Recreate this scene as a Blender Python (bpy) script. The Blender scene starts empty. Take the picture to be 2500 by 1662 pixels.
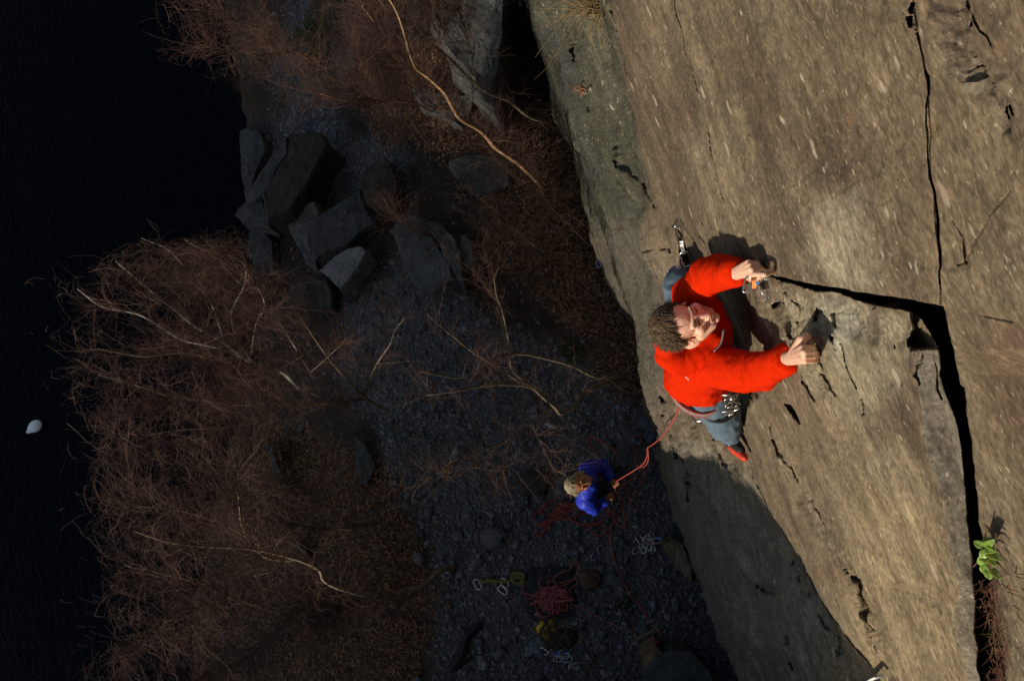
import bpy, bmesh, math, random
import numpy as np
from mathutils import Vector, Matrix
random.seed(7); RG = np.random.RandomState(11)
C = bpy.context.scene.collection
scn = bpy.context.scene

# ------------------------------------------------------------------ camera
F = 1944.; NAD = np.array([1500., 1150.]); CAM = np.array([-.65, 0, 9.6])
_z = -np.array([(NAD[0]-1250)/F, -(NAD[1]-831)/F, -1]); _z /= np.linalg.norm(_z)
_v = np.array([math.cos(math.radians(18)), math.sin(math.radians(18)), 0])
_x = _v-_v@_z*_z; _x /= np.linalg.norm(_x); _y = np.cross(_z, _x)
R = np.array([_x, _y, _z])
cam = bpy.data.cameras.new('camera'); co = bpy.data.objects.new('camera', cam); C.objects.link(co)
cam.sensor_width = 36; cam.lens = F/2500*36; cam.clip_start = .05; cam.clip_end = 1000
M4 = Matrix.Identity(4)
for i in range(3):
    for j in range(3): M4[i][j] = R[i, j]
    M4[i][3] = CAM[i]
co.matrix_world = M4; scn.camera = co

# ------------------------------------------------------------------ light
LD = np.array([.76, .53, -.29]); LD /= np.linalg.norm(LD)      # the way the sunlight travels
w = bpy.data.worlds.new('World'); scn.world = w; w.use_nodes = True
nt = w.node_tree; bg = nt.nodes['Background']
sky = nt.nodes.new('ShaderNodeTexSky'); sky.sky_type = 'NISHITA'; sky.sun_disc = False
el = math.asin(-LD[2]); sky.sun_elevation = el
sky.sun_rotation = math.atan2(-LD[0], -LD[1])
nt.links.new(sky.outputs[0], bg.inputs[0]); bg.inputs[1].default_value = .125
sd = bpy.data.lights.new('sun', 'SUN'); sd.energy = 4.6; sd.angle = math.radians(.5); sd.color = (1, .91, .76)
so = bpy.data.objects.new('sun', sd); C.objects.link(so)
so.rotation_euler = Vector(LD).to_track_quat('-Z', 'Y').to_euler()
vs = scn.view_settings; vs.view_transform = 'Standard'; vs.look = 'None'; vs.exposure = 0.0; vs.gamma = 1; vs.use_curve_mapping = False

# ------------------------------------------------------------------ coordinates
def rays(px, py):
    px = np.asarray(px, float); py = np.asarray(py, float)
    d = np.stack([(px-1250)/F, -(py-831)/F, -np.ones_like(px)], -1)
    return d@R.T
def PX(px, py, X): d = rays(px, py); return CAM+d*((X-CAM[0])/d[..., 0])[..., None] if d.ndim > 1 else CAM+d*(X-CAM[0])/d[0]
def PZ(px, py, z): d = rays(px, py); t = (z-CAM[2])/d[..., 2]; return CAM+d*(t[..., None] if d.ndim > 1 else t)
def PH(px, py, h): return PZ(px, py, CAM[2]-h)
def proj(p):
    c = (np.asarray(p)-CAM)@R
    zc = np.minimum(c[..., 2], -1e-3)
    return 1250+c[..., 0]/-zc*F, 831-c[..., 1]/-zc*F
def zz(pts, ox, oy, sc): return [(ox+a/sc, oy+b/sc) for a, b in pts]

# ------------------------------------------------------------------ noise
def _h(ix, iy, iz, s):
    n = (ix*374761393+iy*668265263+iz*2147483647+s*1274126177).astype(np.int64) & 0x7fffffff
    n = ((n ^ (n >> 13))*1274126177) & 0x7fffffff
    n = ((n ^ (n >> 15))*668265263) & 0x7fffffff
    return (n ^ (n >> 16))/float(0x7fffffff)
def vn(x, y, z=0., s=0):
    x, y, z = np.broadcast_arrays(np.asarray(x, float), y, z)
    xi, yi, zi = np.floor(x).astype(np.int64), np.floor(y).astype(np.int64), np.floor(z).astype(np.int64)
    u, v, w_ = x-xi, y-yi, z-zi
    u = u*u*(3-2*u); v = v*v*(3-2*v); w_ = w_*w_*(3-2*w_)
    r = 0
    for a in (0, 1):
        for b in (0, 1):
            for c in ((0, 1) if np.any(w_ > 0) else (0,)):
                r = r+_h(xi+a, yi+b, zi+c, s)*(u if a else 1-u)*(v if b else 1-v)*(w_ if c else 1-w_)
    return r*2-1
def fbm(x, y, z=0., o=4, s=0, g=.5):
    r = 0; a = 1; n = 0
    for i in range(o):
        r = r+a*vn(x, y, z, s+i*17); n += a; a *= g
        x = np.asarray(x)*2.03+3.1; y = np.asarray(y)*2.03+1.7; z = np.asarray(z)*2.03
    return r/n
def ss(a, b, x):
    t = np.clip((x-a)/(b-a), 0, 1); return t*t*(3-2*t)
def seg_dist(px, py, pts):
    best = np.full(np.shape(px), 1e9)
    for (x0, y0), (x1, y1) in zip(pts[:-1], pts[1:]):
        dx, dy = x1-x0, y1-y0; L = dx*dx+dy*dy+1e-9
        t = np.clip(((px-x0)*dx+(py-y0)*dy)/L, 0, 1)
        best = np.minimum(best, np.hypot(px-x0-t*dx, py-y0-t*dy))
    return best
def poly_sd(px, py, pts):                       # positive inside
    inside = np.zeros(np.shape(px), bool); n = len(pts)
    for i in range(n):
        x0, y0 = pts[i]; x1, y1 = pts[(i+1) % n]
        if y0 == y1: continue
        c = ((y0 > py) != (y1 > py)) & (px < (x1-x0)*(py-y0)/(y1-y0)+x0)
        inside ^= c
    d = seg_dist(px, py, list(pts)+[pts[0]])
    return np.where(inside, d, -d)

# ------------------------------------------------------------------ mesh helpers
def mk(name, verts, faces, mat=None, parent=None, smooth=False):
    me = bpy.data.meshes.new(name)
    verts = np.asarray(verts, np.float32)
    if isinstance(faces, np.ndarray):
        n, k = faces.shape
        me.vertices.add(len(verts)); me.vertices.foreach_set('co', verts.ravel())
        me.loops.add(n*k); me.loops.foreach_set('vertex_index', faces.ravel().astype(np.int32))
        me.polygons.add(n); me.polygons.foreach_set('loop_start', np.arange(0, n*k, k, dtype=np.int32))
        me.polygons.foreach_set('loop_total', np.full(n, k, np.int32))
        me.update(calc_edges=True)
    else:
        me.from_pydata([tuple(map(float, v)) for v in verts], [], faces); me.update()
    if smooth: me.polygons.foreach_set('use_smooth', [True]*len(me.polygons))
    if mat: me.materials.append(mat)
    o = bpy.data.objects.new(name, me); C.objects.link(o)
    if parent: o.parent = parent
    return o
def tag(o, label=None, cat=None, group=None, kind=None):
    if label: o['label'] = label
    if cat: o['category'] = cat
    if group: o['group'] = group
    if kind: o['kind'] = kind
    return o
def empty(name, label, cat, group=None, loc=(0, 0, 0)):
    o = bpy.data.objects.new(name, None); C.objects.link(o); o.empty_display_size = .05
    return tag(o, label, cat, group)
def tubes(P, rad, sides=3):                     # P (M,K,3), rad (M,K) -> verts, faces
    P = np.asarray(P, float); M, K, _ = P.shape; rad = np.broadcast_to(rad, (M, K))
    T = np.gradient(P, axis=1); T /= np.linalg.norm(T, axis=2, keepdims=True)+1e-9
    ref = np.where(np.abs(T[:, :1, 2:3]) < .8, np.array([0, 0, 1.]), np.array([1., 0, 0]))
    ref = np.repeat(ref, K, axis=1)
    A = np.cross(T, ref); A /= np.linalg.norm(A, axis=2, keepdims=True)+1e-9; B = np.cross(T, A)
    ang = np.arange(sides)*2*np.pi/sides
    V = P[:, :, None]+rad[:, :, None, None]*(np.cos(ang)[None, None, :, None]*A[:, :, None]+np.sin(ang)[None, None, :, None]*B[:, :, None])
    base = (np.arange(M)*K*sides)[:, None, None]+(np.arange(K-1)*sides)[None, :, None]+np.arange(sides)[None, None]
    nx = (np.arange(M)*K*sides)[:, None, None]+(np.arange(K-1)*sides)[None, :, None]+((np.arange(sides)+1) % sides)[None, None]
    Fc = np.stack([base, nx, nx+sides, base+sides], -1).reshape(-1, 4)
    return V.reshape(-1, 3), Fc
def smoothpath(pts, n=6, closed=False):
    P = [np.array(p, float) for p in pts]
    if closed: P = [P[-1]]+P+[P[0], P[1]]
    else: P = [2*P[0]-P[1]]+P+[2*P[-1]-P[-2]]
    out = []
    for i in range(1, len(P)-2):
        a, b, c, d = P[i-1:i+3]
        for k in range(n):
            t = k/n
            out.append(.5*((2*b)+(-a+c)*t+(2*a-5*b+4*c-d)*t*t+(-a+3*b-3*c+d)*t**3))
    out.append(P[-2])
    return np.array(out)
def tube(name, pts, r, mat, parent=None, n=6, sides=6, closed=False):
    Q = smoothpath(pts, n, closed)
    rr = np.asarray(r, float)
    if rr.ndim: rr = np.interp(np.linspace(0, 1, len(Q)), np.linspace(0, 1, len(rr)), rr)
    V, Fc = tubes(Q[None], np.broadcast_to(rr, (len(Q),))[None], sides)
    k = len(V)
    caps = [list(range(sides))[::-1], list(range(k-sides, k))] if not closed else []
    return mk(name, V, [list(map(int, f)) for f in Fc]+caps, mat, parent, True)
class Acc:                                      # several shapes into one mesh
    def __init__(s): s.V = []; s.F = []; s.n = 0
    def add(s, V, Fc):
        s.V.append(np.asarray(V, float)); s.F += [[int(i)+s.n for i in f] for f in Fc]; s.n += len(V)
    def tube(s, pts, r, n=5, sides=6, closed=False):
        Q = smoothpath(pts, n, closed); rr = np.asarray(r, float)
        if rr.ndim: rr = np.interp(np.linspace(0, 1, len(Q)), np.linspace(0, 1, len(rr)), rr)
        V, Fc = tubes(Q[None], np.broadcast_to(rr, (len(Q),))[None], sides); s.add(V, Fc)
        if not closed:
            s.F += [[s.n-sides+i for i in range(sides)], [s.n-len(V)+i for i in range(sides)][::-1]]
    def box(s, c, ax, half):
        V = [np.array(c)+sum(sg*h*np.array(a) for sg, h, a in zip(sgs, half, ax)) for sgs in [(a, b, d) for a in (-1, 1) for b in (-1, 1) for d in (-1, 1)]]
        s.add(V, [(0, 1, 3, 2), (4, 6, 7, 5), (0, 4, 5, 1), (2, 3, 7, 6), (0, 2, 6, 4), (1, 5, 7, 3)])
    def obj(s, name, mat, parent=None, smooth=True): return mk(name, np.concatenate(s.V), s.F, mat, parent, smooth)

# ------------------------------------------------------------------ materials
def new_mat(name):
    m = bpy.data.materials.new(name); m.use_nodes = True
    return m, m.node_tree, m.node_tree.nodes['Principled BSDF']
def N_(nt, t, **k):
    n = nt.nodes.new(t)
    for a, b in k.items(): setattr(n, a, b)
    return n
def simple(name, col, rough=.7, var=.25, scale=20, bump=.3, metal=0, bdist=.005, detail=6, sheen=0, spec=.4, stretch=(1, 1, 1)):
    m, nt, b = new_mat(name)
    tc = N_(nt, 'ShaderNodeTexCoord'); mp = N_(nt, 'ShaderNodeMapping'); mp.inputs['Scale'].default_value = stretch
    nt.links.new(tc.outputs['Object'], mp.inputs[0])
    no = N_(nt, 'ShaderNodeTexNoise'); no.inputs['Scale'].default_value = scale; no.inputs['Detail'].default_value = detail
    nt.links.new(mp.outputs[0], no.inputs['Vector'])
    r = N_(nt, 'ShaderNodeValToRGB'); r.color_ramp.elements[0].position = .3; r.color_ramp.elements[1].position = .7
    r.color_ramp.elements[0].color = tuple(c*(1-var) for c in col)+(1,); r.color_ramp.elements[1].color = tuple(min(1, c*(1+var)) for c in col)+(1,)
    nt.links.new(no.outputs[0], r.inputs[0]); nt.links.new(r.outputs[0], b.inputs['Base Color'])
    b.inputs['Roughness'].default_value = rough; b.inputs['Metallic'].default_value = metal
    b.inputs['Specular IOR Level'].default_value = spec
    if sheen: b.inputs['Sheen Weight'].default_value = sheen
    if bump:
        bp = N_(nt, 'ShaderNodeBump'); bp.inputs['Strength'].default_value = bump; bp.inputs['Distance'].default_value = bdist
        nt.links.new(no.outputs[0], bp.inputs['Height']); nt.links.new(bp.outputs[0], b.inputs['Normal'])
    return m
def rock_mat(name, base=None, attr=False, fine=60, bumpd=.012, speck=.5, spots=True, rough=.85):
    m, nt, b = new_mat(name); L = nt.links
    tc = N_(nt, 'ShaderNodeTexCoord'); mpp = N_(nt, 'ShaderNodeMapping'); mpp.inputs['Scale'].default_value = (1, .5, 1) if name == 'slate_wall' else (1, 1, 1); L.new(tc.outputs['Object'], mpp.inputs[0]); O = mpp.outputs[0]
    def noise(sc, det=8, ro=.6, dist=0):
        n = N_(nt, 'ShaderNodeTexNoise'); n.inputs['Scale'].default_value = sc; n.inputs['Detail'].default_value = det
        n.inputs['Roughness'].default_value = ro; n.inputs['Distortion'].default_value = dist; L.new(O, n.inputs['Vector']); return n
    def ramp(src, a, b_, c0, c1):
        r = N_(nt, 'ShaderNodeValToRGB'); r.color_ramp.elements[0].position = a; r.color_ramp.elements[1].position = b_
        r.color_ramp.elements[0].color = c0; r.color_ramp.elements[1].color = c1; L.new(src, r.inputs[0]); return r
    def mix(kind, f, a, c):
        x = N_(nt, 'ShaderNodeMix', data_type='RGBA', blend_type=kind)
        if isinstance(f, (int, float)): x.inputs[0].default_value = f
        else: L.new(f, x.inputs[0])
        for s_, v in ((x.inputs[6], a), (x.inputs[7], c)):
            if isinstance(v, tuple): s_.default_value = v
            else: L.new(v, s_)
        return x.outputs[2]
    if attr:
        at = N_(nt, 'ShaderNodeVertexColor'); at.layer_name = 'Col'; col = at.outputs[0]
    else:
        rgb = N_(nt, 'ShaderNodeRGB'); rgb.outputs[0].default_value = tuple(base)+(1,); col = rgb.outputs[0]
    n1 = noise(3.5, 8, .62, .6); n2 = noise(fine, 5, .7); n3 = noise(14, 8, .65, .3)
    col = mix('MULTIPLY', .8, col, ramp(n1.outputs[0], .32, .68, (.68, .62, .56, 1), (1.25, 1.24, 1.2, 1)).outputs[0])
    col = mix('MULTIPLY', .8, col, ramp(n3.outputs[0], .3, .7, (.72, .70, .68, 1), (1.25, 1.22, 1.18, 1)).outputs[0])
    col = mix('MULTIPLY', 1., col, ramp(n2.outputs[0], .35, .66, (.58, .55, .52, 1), (1.42, 1.42, 1.42, 1)).outputs[0])
    if attr:
        mp2 = N_(nt, 'ShaderNodeMapping'); mp2.inputs['Scale'].default_value = (1, .22, 1); L.new(tc.outputs['Object'], mp2.inputs[0])
        n5 = N_(nt, 'ShaderNodeTexNoise'); n5.inputs['Scale'].default_value = 9; n5.inputs['Detail'].default_value = 7; n5.inputs['Roughness'].default_value = .65; L.new(mp2.outputs[0], n5.inputs['Vector'])
        col = mix('MULTIPLY', .9, col, ramp(n5.outputs[0], .3, .7, (.66, .64, .62, 1), (1.32, 1.3, 1.26, 1)).outputs[0])
        n6 = noise(42, 6, .7); col = mix('MULTIPLY', .9, col, ramp(n6.outputs[0], .33, .67, (.62, .60, .58, 1), (1.36, 1.34, 1.3, 1)).outputs[0])
    # pale mineral flecks
    nf = noise(130, 2, .5)
    fl = ramp(nf.outputs[0], .665, .72, (0, 0, 0, 1), (speck, speck, speck, 1))
    col = mix('MIX', fl.outputs[0], col, (.46, .38, .28, 1))
    # rusty flecks
    nr = noise(30, 3, .6); fr = ramp(nr.outputs[0], .64, .78, (0, 0, 0, 1), (.35, .35, .35, 1))
    col = mix('MIX', fr.outputs[0], col, (.27, .13, .055, 1)) if attr else col
    if spots:
        vo = N_(nt, 'ShaderNodeTexVoronoi'); vo.inputs['Scale'].default_value = 9; L.new(O, vo.inputs['Vector'])
        d = ramp(vo.outputs['Distance'], .10, .14, (1, 1, 1, 1), (0, 0, 0, 1))
        sel = N_(nt, 'ShaderNodeSeparateColor'); L.new(vo.outputs['Color'], sel.inputs[0])
        s2 = ramp(sel.outputs[0], .80, .82, (0, 0, 0, 1), (.75, .75, .75, 1))
        mu = mix('MULTIPLY', 1., d.outputs[0], s2.outputs[0])
        col = mix('MIX', mu, col, (.36, .29, .22, 1))
        for sc5, lo5, rr5, c5 in ((34, .94, .14, (.38, .31, .22, 1)), (64, .93, .18, (.42, .35, .25, 1)), (52, .93, .18, (.045, .034, .026, 1))):
            v5 = N_(nt, 'ShaderNodeTexVoronoi'); v5.inputs['Scale'].default_value = sc5; L.new(O, v5.inputs['Vector'])
            d5 = ramp(v5.outputs['Distance'], rr5, rr5+.12, (1, 1, 1, 1), (0, 0, 0, 1)); q5_ = N_(nt, 'ShaderNodeSeparateColor'); L.new(v5.outputs['Color'], q5_.inputs[0])
            g5 = ramp(q5_.outputs[1], lo5, lo5+.03, (0, 0, 0, 1), (.7, .7, .7, 1)); col = mix('MIX', mix('MULTIPLY', 1., d5.outputs[0], g5.outputs[0]), col, c5)
    L.new(col, b.inputs['Base Color']); b.inputs['Roughness'].default_value = rough; b.inputs['Specular IOR Level'].default_value = .3
    b1 = N_(nt, 'ShaderNodeBump'); b1.inputs['Strength'].default_value = .6; b1.inputs['Distance'].default_value = bumpd; L.new(n3.outputs[0], b1.inputs['Height'])
    b2 = N_(nt, 'ShaderNodeBump'); b2.inputs['Strength'].default_value = .6; b2.inputs['Distance'].default_value = bumpd*.35; L.new(n2.outputs[0], b2.inputs['Height']); L.new(b1.outputs[0], b2.inputs['Normal'])
    L.new(b2.outputs[0], b.inputs['Normal'])
    return m
M_wall = rock_mat('slate_wall', attr=True, bumpd=.0035, fine=120)
M_bould = rock_mat('slate_boulder', (.06, .066, .068), spots=False, bumpd=.02, speck=.2, fine=40)
M_bould_d = rock_mat('dark_boulder', (.04, .038, .032), spots=False, bumpd=.02, speck=.1, fine=40)
M_bould_p = rock_mat('pale_boulder', (.10, .11, .118), spots=False, bumpd=.015, speck=.25, fine=40)
M_blocker = rock_mat('blocker_rock', (.10, .10, .085), spots=False, bumpd=.2, fine=6, speck=.1)
M_gravel = simple('slate_chips', (.12, .126, .135), .8, .6, 9, .2)
M_stone = simple('slate_stone', (.075, .082, .09), .8, .45, 14, .4, bdist=.01)
M_litter = simple('dead_leaves', (.24, .125, .06), .85, .6, 12, 0)
M_grass = simple('straw_grass', (.30, .20, .09), .8, .4, 12, 0)
M_moss = simple('moss', (.06, .075, .012), .95, .5, 30, .6, bdist=.02)
M_bark = simple('birch_bark', (.19, .145, .09), .75, .55, 26, .7, bdist=.006, stretch=(1, 1, 1))
M_bark_lit = simple('sunlit_birch_bark', (.28, .16, .08), .75, .55, 26, .7, bdist=.006)  # orange glow of sunlit bark put into the colour
M_barkt = simple('brown_bark', (.11, .085, .055), .8, .5, 26, .7, bdist=.006)
M_barkw = simple('pale_birch_bark', (.33, .31, .26), .75, .5, 22, .7, bdist=.006)
M_barkd = simple('dark_bark', (.10, .07, .045), .85, .5, 30, .7, bdist=.006)
M_twig = simple('birch_twigs', (.088, .042, .028), .75, .5, 3, 0)
M_twigd = simple('dry_twigs', (.16, .10, .06), .8, .5, 3, 0)
M_red = simple('red_fleece', (.56, .018, .001), .95, .12, 45, .4, bdist=.004, spec=.05)
M_redr = simple('red_rope', (.36, .06, .045), .8, .35, 160, .5, bdist=.002, spec=.2)
M_redd = simple('faded_red_rope', (.34, .09, .085), .85, .3, 120, .4, bdist=.002, spec=.2)
M_skin = simple('skin', (.74, .43, .29), .55, .12, 30, .25, bdist=.002)
M_skin.node_tree.nodes['Principled BSDF'].inputs['Subsurface Weight'].default_value = .12
M_skin.node_tree.nodes['Principled BSDF'].inputs['Subsurface Scale'].default_value = .008
M_skind = simple('tanned_skin', (.42, .16, .07), .6, .15, 30, .2, bdist=.002)
M_hair = simple('brown_hair', (.085, .048, .022), .5, .5, 60, .3, bdist=.003)
M_blond = simple('grey_blond_hair', (.30, .25, .15), .55, .4, 60, .3, bdist=.003)
M_dark = simple('dark_crease', (.06, .018, .012), .7, .1, 20, 0)
M_lip = simple('lips', (.42, .15, .11), .5, .1, 20, 0)
M_pants = simple('grey_blue_canvas', (.10, .14, .18), .85, .18, 70, .4, bdist=.003, spec=.2)
M_blue = simple('blue_shell', (.012, .03, .42), .6, .2, 25, .4, bdist=.006)
M_black = simple('black_nylon', (.012, .012, .014), .7, .3, 40, .4, bdist=.004)
M_shoe = simple('red_shoe_leather', (.55, .045, .02), .6, .25, 60, .3, bdist=.002)
M_rub = simple('black_rubber', (.02, .018, .017), .6, .2, 40, .2)
M_metal = simple('polished_alloy', (.55, .54, .51), .3, .1, 40, .05, metal=1)
M_white = simple('white_webbing', (.75, .75, .70), .8, .1, 90, .3, bdist=.001)
M_grey = simple('grey_webbing', (.20, .18, .18), .8, .2, 80, .3, bdist=.002)
M_orange = simple('orange_webbing', (.85, .28, .06), .7, .1, 60, .2)
M_bluem = simple('blue_tape', (.10, .25, .65), .6, .1, 60, 0)
M_yellow = simple('yellow_nylon', (.62, .40, .02), .65, .25, 18, .5, bdist=.01)
M_olive = simple('olive_webbing', (.16, .16, .03), .8, .3, 40, .3)
M_slate_c = simple('slate_grey_cloth', (.085, .105, .12), .85, .25, 22, .5, bdist=.01)
M_leaf = simple('plant_leaf', (.17, .27, .04), .45, .35, 30, .3, bdist=.003)
M_leaf.node_tree.nodes['Principled BSDF'].inputs['Subsurface Weight'].default_value = .1
M_root = simple('red_roots', (.11, .045, .022), .7, .5, 30, 0)
M_float = simple('white_plastic', (.88, .90, .85), .4, .12, 6, .1)
m, nt, b = new_mat('lake_water'); M_water = m
b.inputs['Base Color'].default_value = (.0008, .0016, .003, 1); b.inputs['Roughness'].default_value = .1; b.inputs['IOR'].default_value = 1.33; b.inputs['Specular IOR Level'].default_value = .12
tc = N_(nt, 'ShaderNodeTexCoord'); mp = N_(nt, 'ShaderNodeMapping'); mp.inputs['Scale'].default_value = (1, .45, 1); mp.inputs['Rotation'].default_value = (0, 0, .3)
n1 = N_(nt, 'ShaderNodeTexNoise'); n1.inputs['Scale'].default_value = 14; n1.inputs['Detail'].default_value = 3; n1.inputs['Distortion'].default_value = .6
bp = N_(nt, 'ShaderNodeBump'); bp.inputs['Strength'].default_value = .5; bp.inputs['Distance'].default_value = .035
nt.links.new(tc.outputs['Object'], mp.inputs[0]); nt.links.new(mp.outputs[0], n1.inputs['Vector']); nt.links.new(n1.outputs[0], bp.inputs['Height']); nt.links.new(bp.outputs[0], b.inputs['Normal'])

# ================================================================== THE CLIFF
def lerp_px(a, b, n): return [(a[0]+(b[0]-a[0])*i/n, a[1]+(b[1]-a[1])*i/n) for i in range(n+1)]
Z1 = lambda p: zz(p, 1250, 0, 2.775)
Z5 = lambda p: zz(p, 1850, 600, 3.563)
Z6 = lambda p: zz(p, 2150, 1200, 3.394)
Z7 = lambda p: zz(p, 2100, 0, 3.92)
Z8 = lambda p: zz(p, 1500, 1050, 2.562)
Y2 = lambda p: zz(p, 1550, 820, 4.612)
gap = Z5([(150, 236), (620, 318), (1040, 388), (1690, 500), (1720, 700), (1765, 930), (1790, 1060), (1815, 1190), (1848, 1215), (1880, 1568)]) + \
      Z6([(830, 0), (860, 230), (900, 400), (960, 680), (1010, 950), (1080, 1250), (1100, 1568), (1110, 1700), (880, 1700), (880, 1568), (870, 1300), (830, 1140), (860, 900), (830, 640), (780, 250), (755, 0)]) + \
      Z5([(1790, 1568), (1740, 1400), (1700, 1290), (1660, 1180), (1625, 1110), (1645, 1040), (1640, 940), (1628, 860), (1590, 790), (1555, 700), (1500, 620), (1440, 570), (1390, 545), (1300, 520), (1100, 480), (900, 425), (700, 375), (560, 345), (350, 298), (200, 262)])
slabG = Z5([(1450, 1190), (1460, 1000), (1500, 900), (1640, 900), (1660, 1100), (1700, 1290), (1790, 1568)])+Z6([(755, 0), (780, 250), (830, 640), (860, 900), (830, 1140), (880, 1700), (760, 1700), (720, 1450), (690, 1250), (650, 960), (680, 860), (690, 700), (640, 480), (600, 280), (570, 50)])+Z5([(1495, 1568), (1480, 1300)])
cracks = [  # (points, width px, depth m)
    (Z1([(1080, 0), (1150, 180), (1200, 450), (1250, 610), (1340, 900), (1400, 1140), (1450, 1340)]), 3.2, .02),
    (Z1([(690, 0), (720, 200), (775, 500)]), 3.5, .03),
    (Z1([(440, 290), (470, 480), (480, 640), (520, 760)]), 6, .05),
    (Z1([(660, 1240), (700, 1350), (820, 1500)]), 3, .03),
    (Z1([(730, 960), (780, 1100), (890, 1250), (980, 1400)]), 4, .03),
    (Z7([(590, -40), (560, 130), (610, 200), (660, 380), (690, 600), (740, 700), (745, 860), (720, 1000), (715, 1180), (725, 1350), (740, 1568)]), 1.5, .06),
    ([(2289, 400), (2291, 430), (2300, 477), (2310, 530), (2313, 636), (2318, 735)], 1.3, .055),
    (Z7([(1095, -10), (1140, 130), (1145, 220)]), 3, .04),
    (Z7([(1160, 120), (1220, 230), (1240, 265), (1330, 310), (1370, 400)]), 2.6, .04),
    (Z7([(830, 200), (860, 330), (885, 440)]), 3, .04),
    (Z7([(1160, 480), (1190, 620), (1100, 650)]), 3, .04),
    (Z7([(1250, 770), (1300, 830), (1360, 790), (1440, 800)]), 3, .04),
    (Z7([(1490, 990), (1510, 1100)]), 2.6, .04), (Z7([(1540, 980), (1568, 1060)]), 3, .04),
    ([(2500, 455), (2440, 520), (2374, 636), (2360, 640)], 1.5, .02),
    ([(2345, 530), (2372, 575), (2380, 634)], 3, .03),
    (Z5([(1690, 503), (1800, 530), (1950, 565), (2316, 625)]), 1.6, .012),
    (Z5([(1470, 930), (1450, 1100), (1470, 1180)]), 3, .04), (Z5([(1580, 930), (1600, 1050), (1610, 1230), (1650, 1310)]), 3, .05),
    (Z8([(990, 60), (1030, 150), (1120, 290), (1200, 420)]), 4, .04),
    (Z8([(1240, 430), (1320, 600), (1380, 690)]), 3, .03),
    (Z8([(1470, 860), (1540, 950), (1600, 1130), (1660, 1290), (1720, 1430), (1790, 1568)]), 3, .04),
    (Z8([(380, -20), (450, 140), (500, 300), (520, 420)]), 3, .05),
    (Z8([(620, 60), (680, 220), (740, 330)]), 3, .04),
    (Z8([(870, 340), (960, 480), (1040, 650), (1150, 830), (1240, 960), (1390, 1180), (1530, 1350), (1680, 1540)]), 3.5, .03),
    (Z8([(930, 960), (1010, 1060), (1090, 1260), (1130, 1500)]), 3, .04),
    (Z8([(1090, 830), (1200, 1050), (1390, 1320), (1400, 1400)]), 3, .03),
    (Z5([(500, 800), (540, 860), (600, 960), (640, 1080), (700, 1290)]), 3.2, .03),
    (Z5([(740, 560), (830, 900), (860, 1120), (910, 1220)]), 3, .03),
    (Z5([(330, 370), (440, 500), (460, 640), (490, 800)]), 2.5, .02),
    (Z5([(230, 450), (300, 640), (350, 780), (390, 800)]), 3, .04),
    (Z5([(560, 430), (580, 620)]), 4, .04),
    (Z5([(700, 760), (750, 800), (770, 880)]), 5, .04),
    (Z5([(440, 1160), (500, 1260)]), 3, .03), (Z5([(950, 1320), (975, 1450)]), 3, .02),
    (Y2([(380, 640), (430, 760), (400, 860), (470, 1080), (560, 1350)]), 3, .05),
    (Y2([(590, 800), (760, 1000), (850, 1080)]), 3, .05),
    (Y2([(1520, 980), (1560, 1200), (1610, 1300)]), 3, .03),
    (Y2([(1960, 440), (2050, 640), (2100, 700)]), 3, .03),
    (Y2([(2170, 410), (2230, 500), (2290, 660)]), 3.4, .04),
    (Y2([(480, 400), (520, 470)]), 3, .03),
    (zz([(780, 100), (860, 300), (930, 480)], 1550, 520, 4.612), 2.6, .03),
    (zz([(180, 380), (400, 400), (420, 440)], 1550, 520, 4.612), 3, .04),
    (zz([(560, 190), (760, 260), (850, 380)], 1550, 520, 4.612), 2.5, .02),
    (zz([(480, 1400), (420, 1460)], 1550, 520, 4.612), 3, .03),
]
notches = [Y2([(1700, 755), (1770, 765), (1815, 830), (1860, 985), (1790, 900)]), Y2([(1650, 470), (1720, 430), (1725, 470), (1670, 500)]),
           Z5([(210, 450), (245, 445), (250, 480), (230, 490)]), Z5([(180, 480), (205, 485), (200, 520), (185, 515)]),
           Y2([(2130, 260), (2180, 290), (2200, 330), (2160, 310)]), Y2([(730, 980), (800, 1030), (850, 1080), (800, 1060)]),
           Z5([(1320, 800), (1400, 750), (1400, 860), (1350, 860)]), Z1([(520, 530), (545, 580), (490, 640), (460, 590)]),
           Z7([(550, 130), (590, 120), (590, 220), (570, 220)]), Z7([(850, 330), (900, 340), (900, 430), (870, 430)]),
           Z5([(1230, 820), (1260, 860), (1240, 880)]), Z5([(680, 760), (740, 765), (745, 800), (700, 790)]), Z5([(600, 1100), (640, 1120), (650, 1180)]),
           Z7([(1500, 980), (1520, 1000), (1510, 1090), (1490, 1020)]), Z7([(1520, 980), (1568, 1000), (1568, 1060)]), Z7([(600, 0), (570, 0), (560, 60), (590, 100)])]
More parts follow.
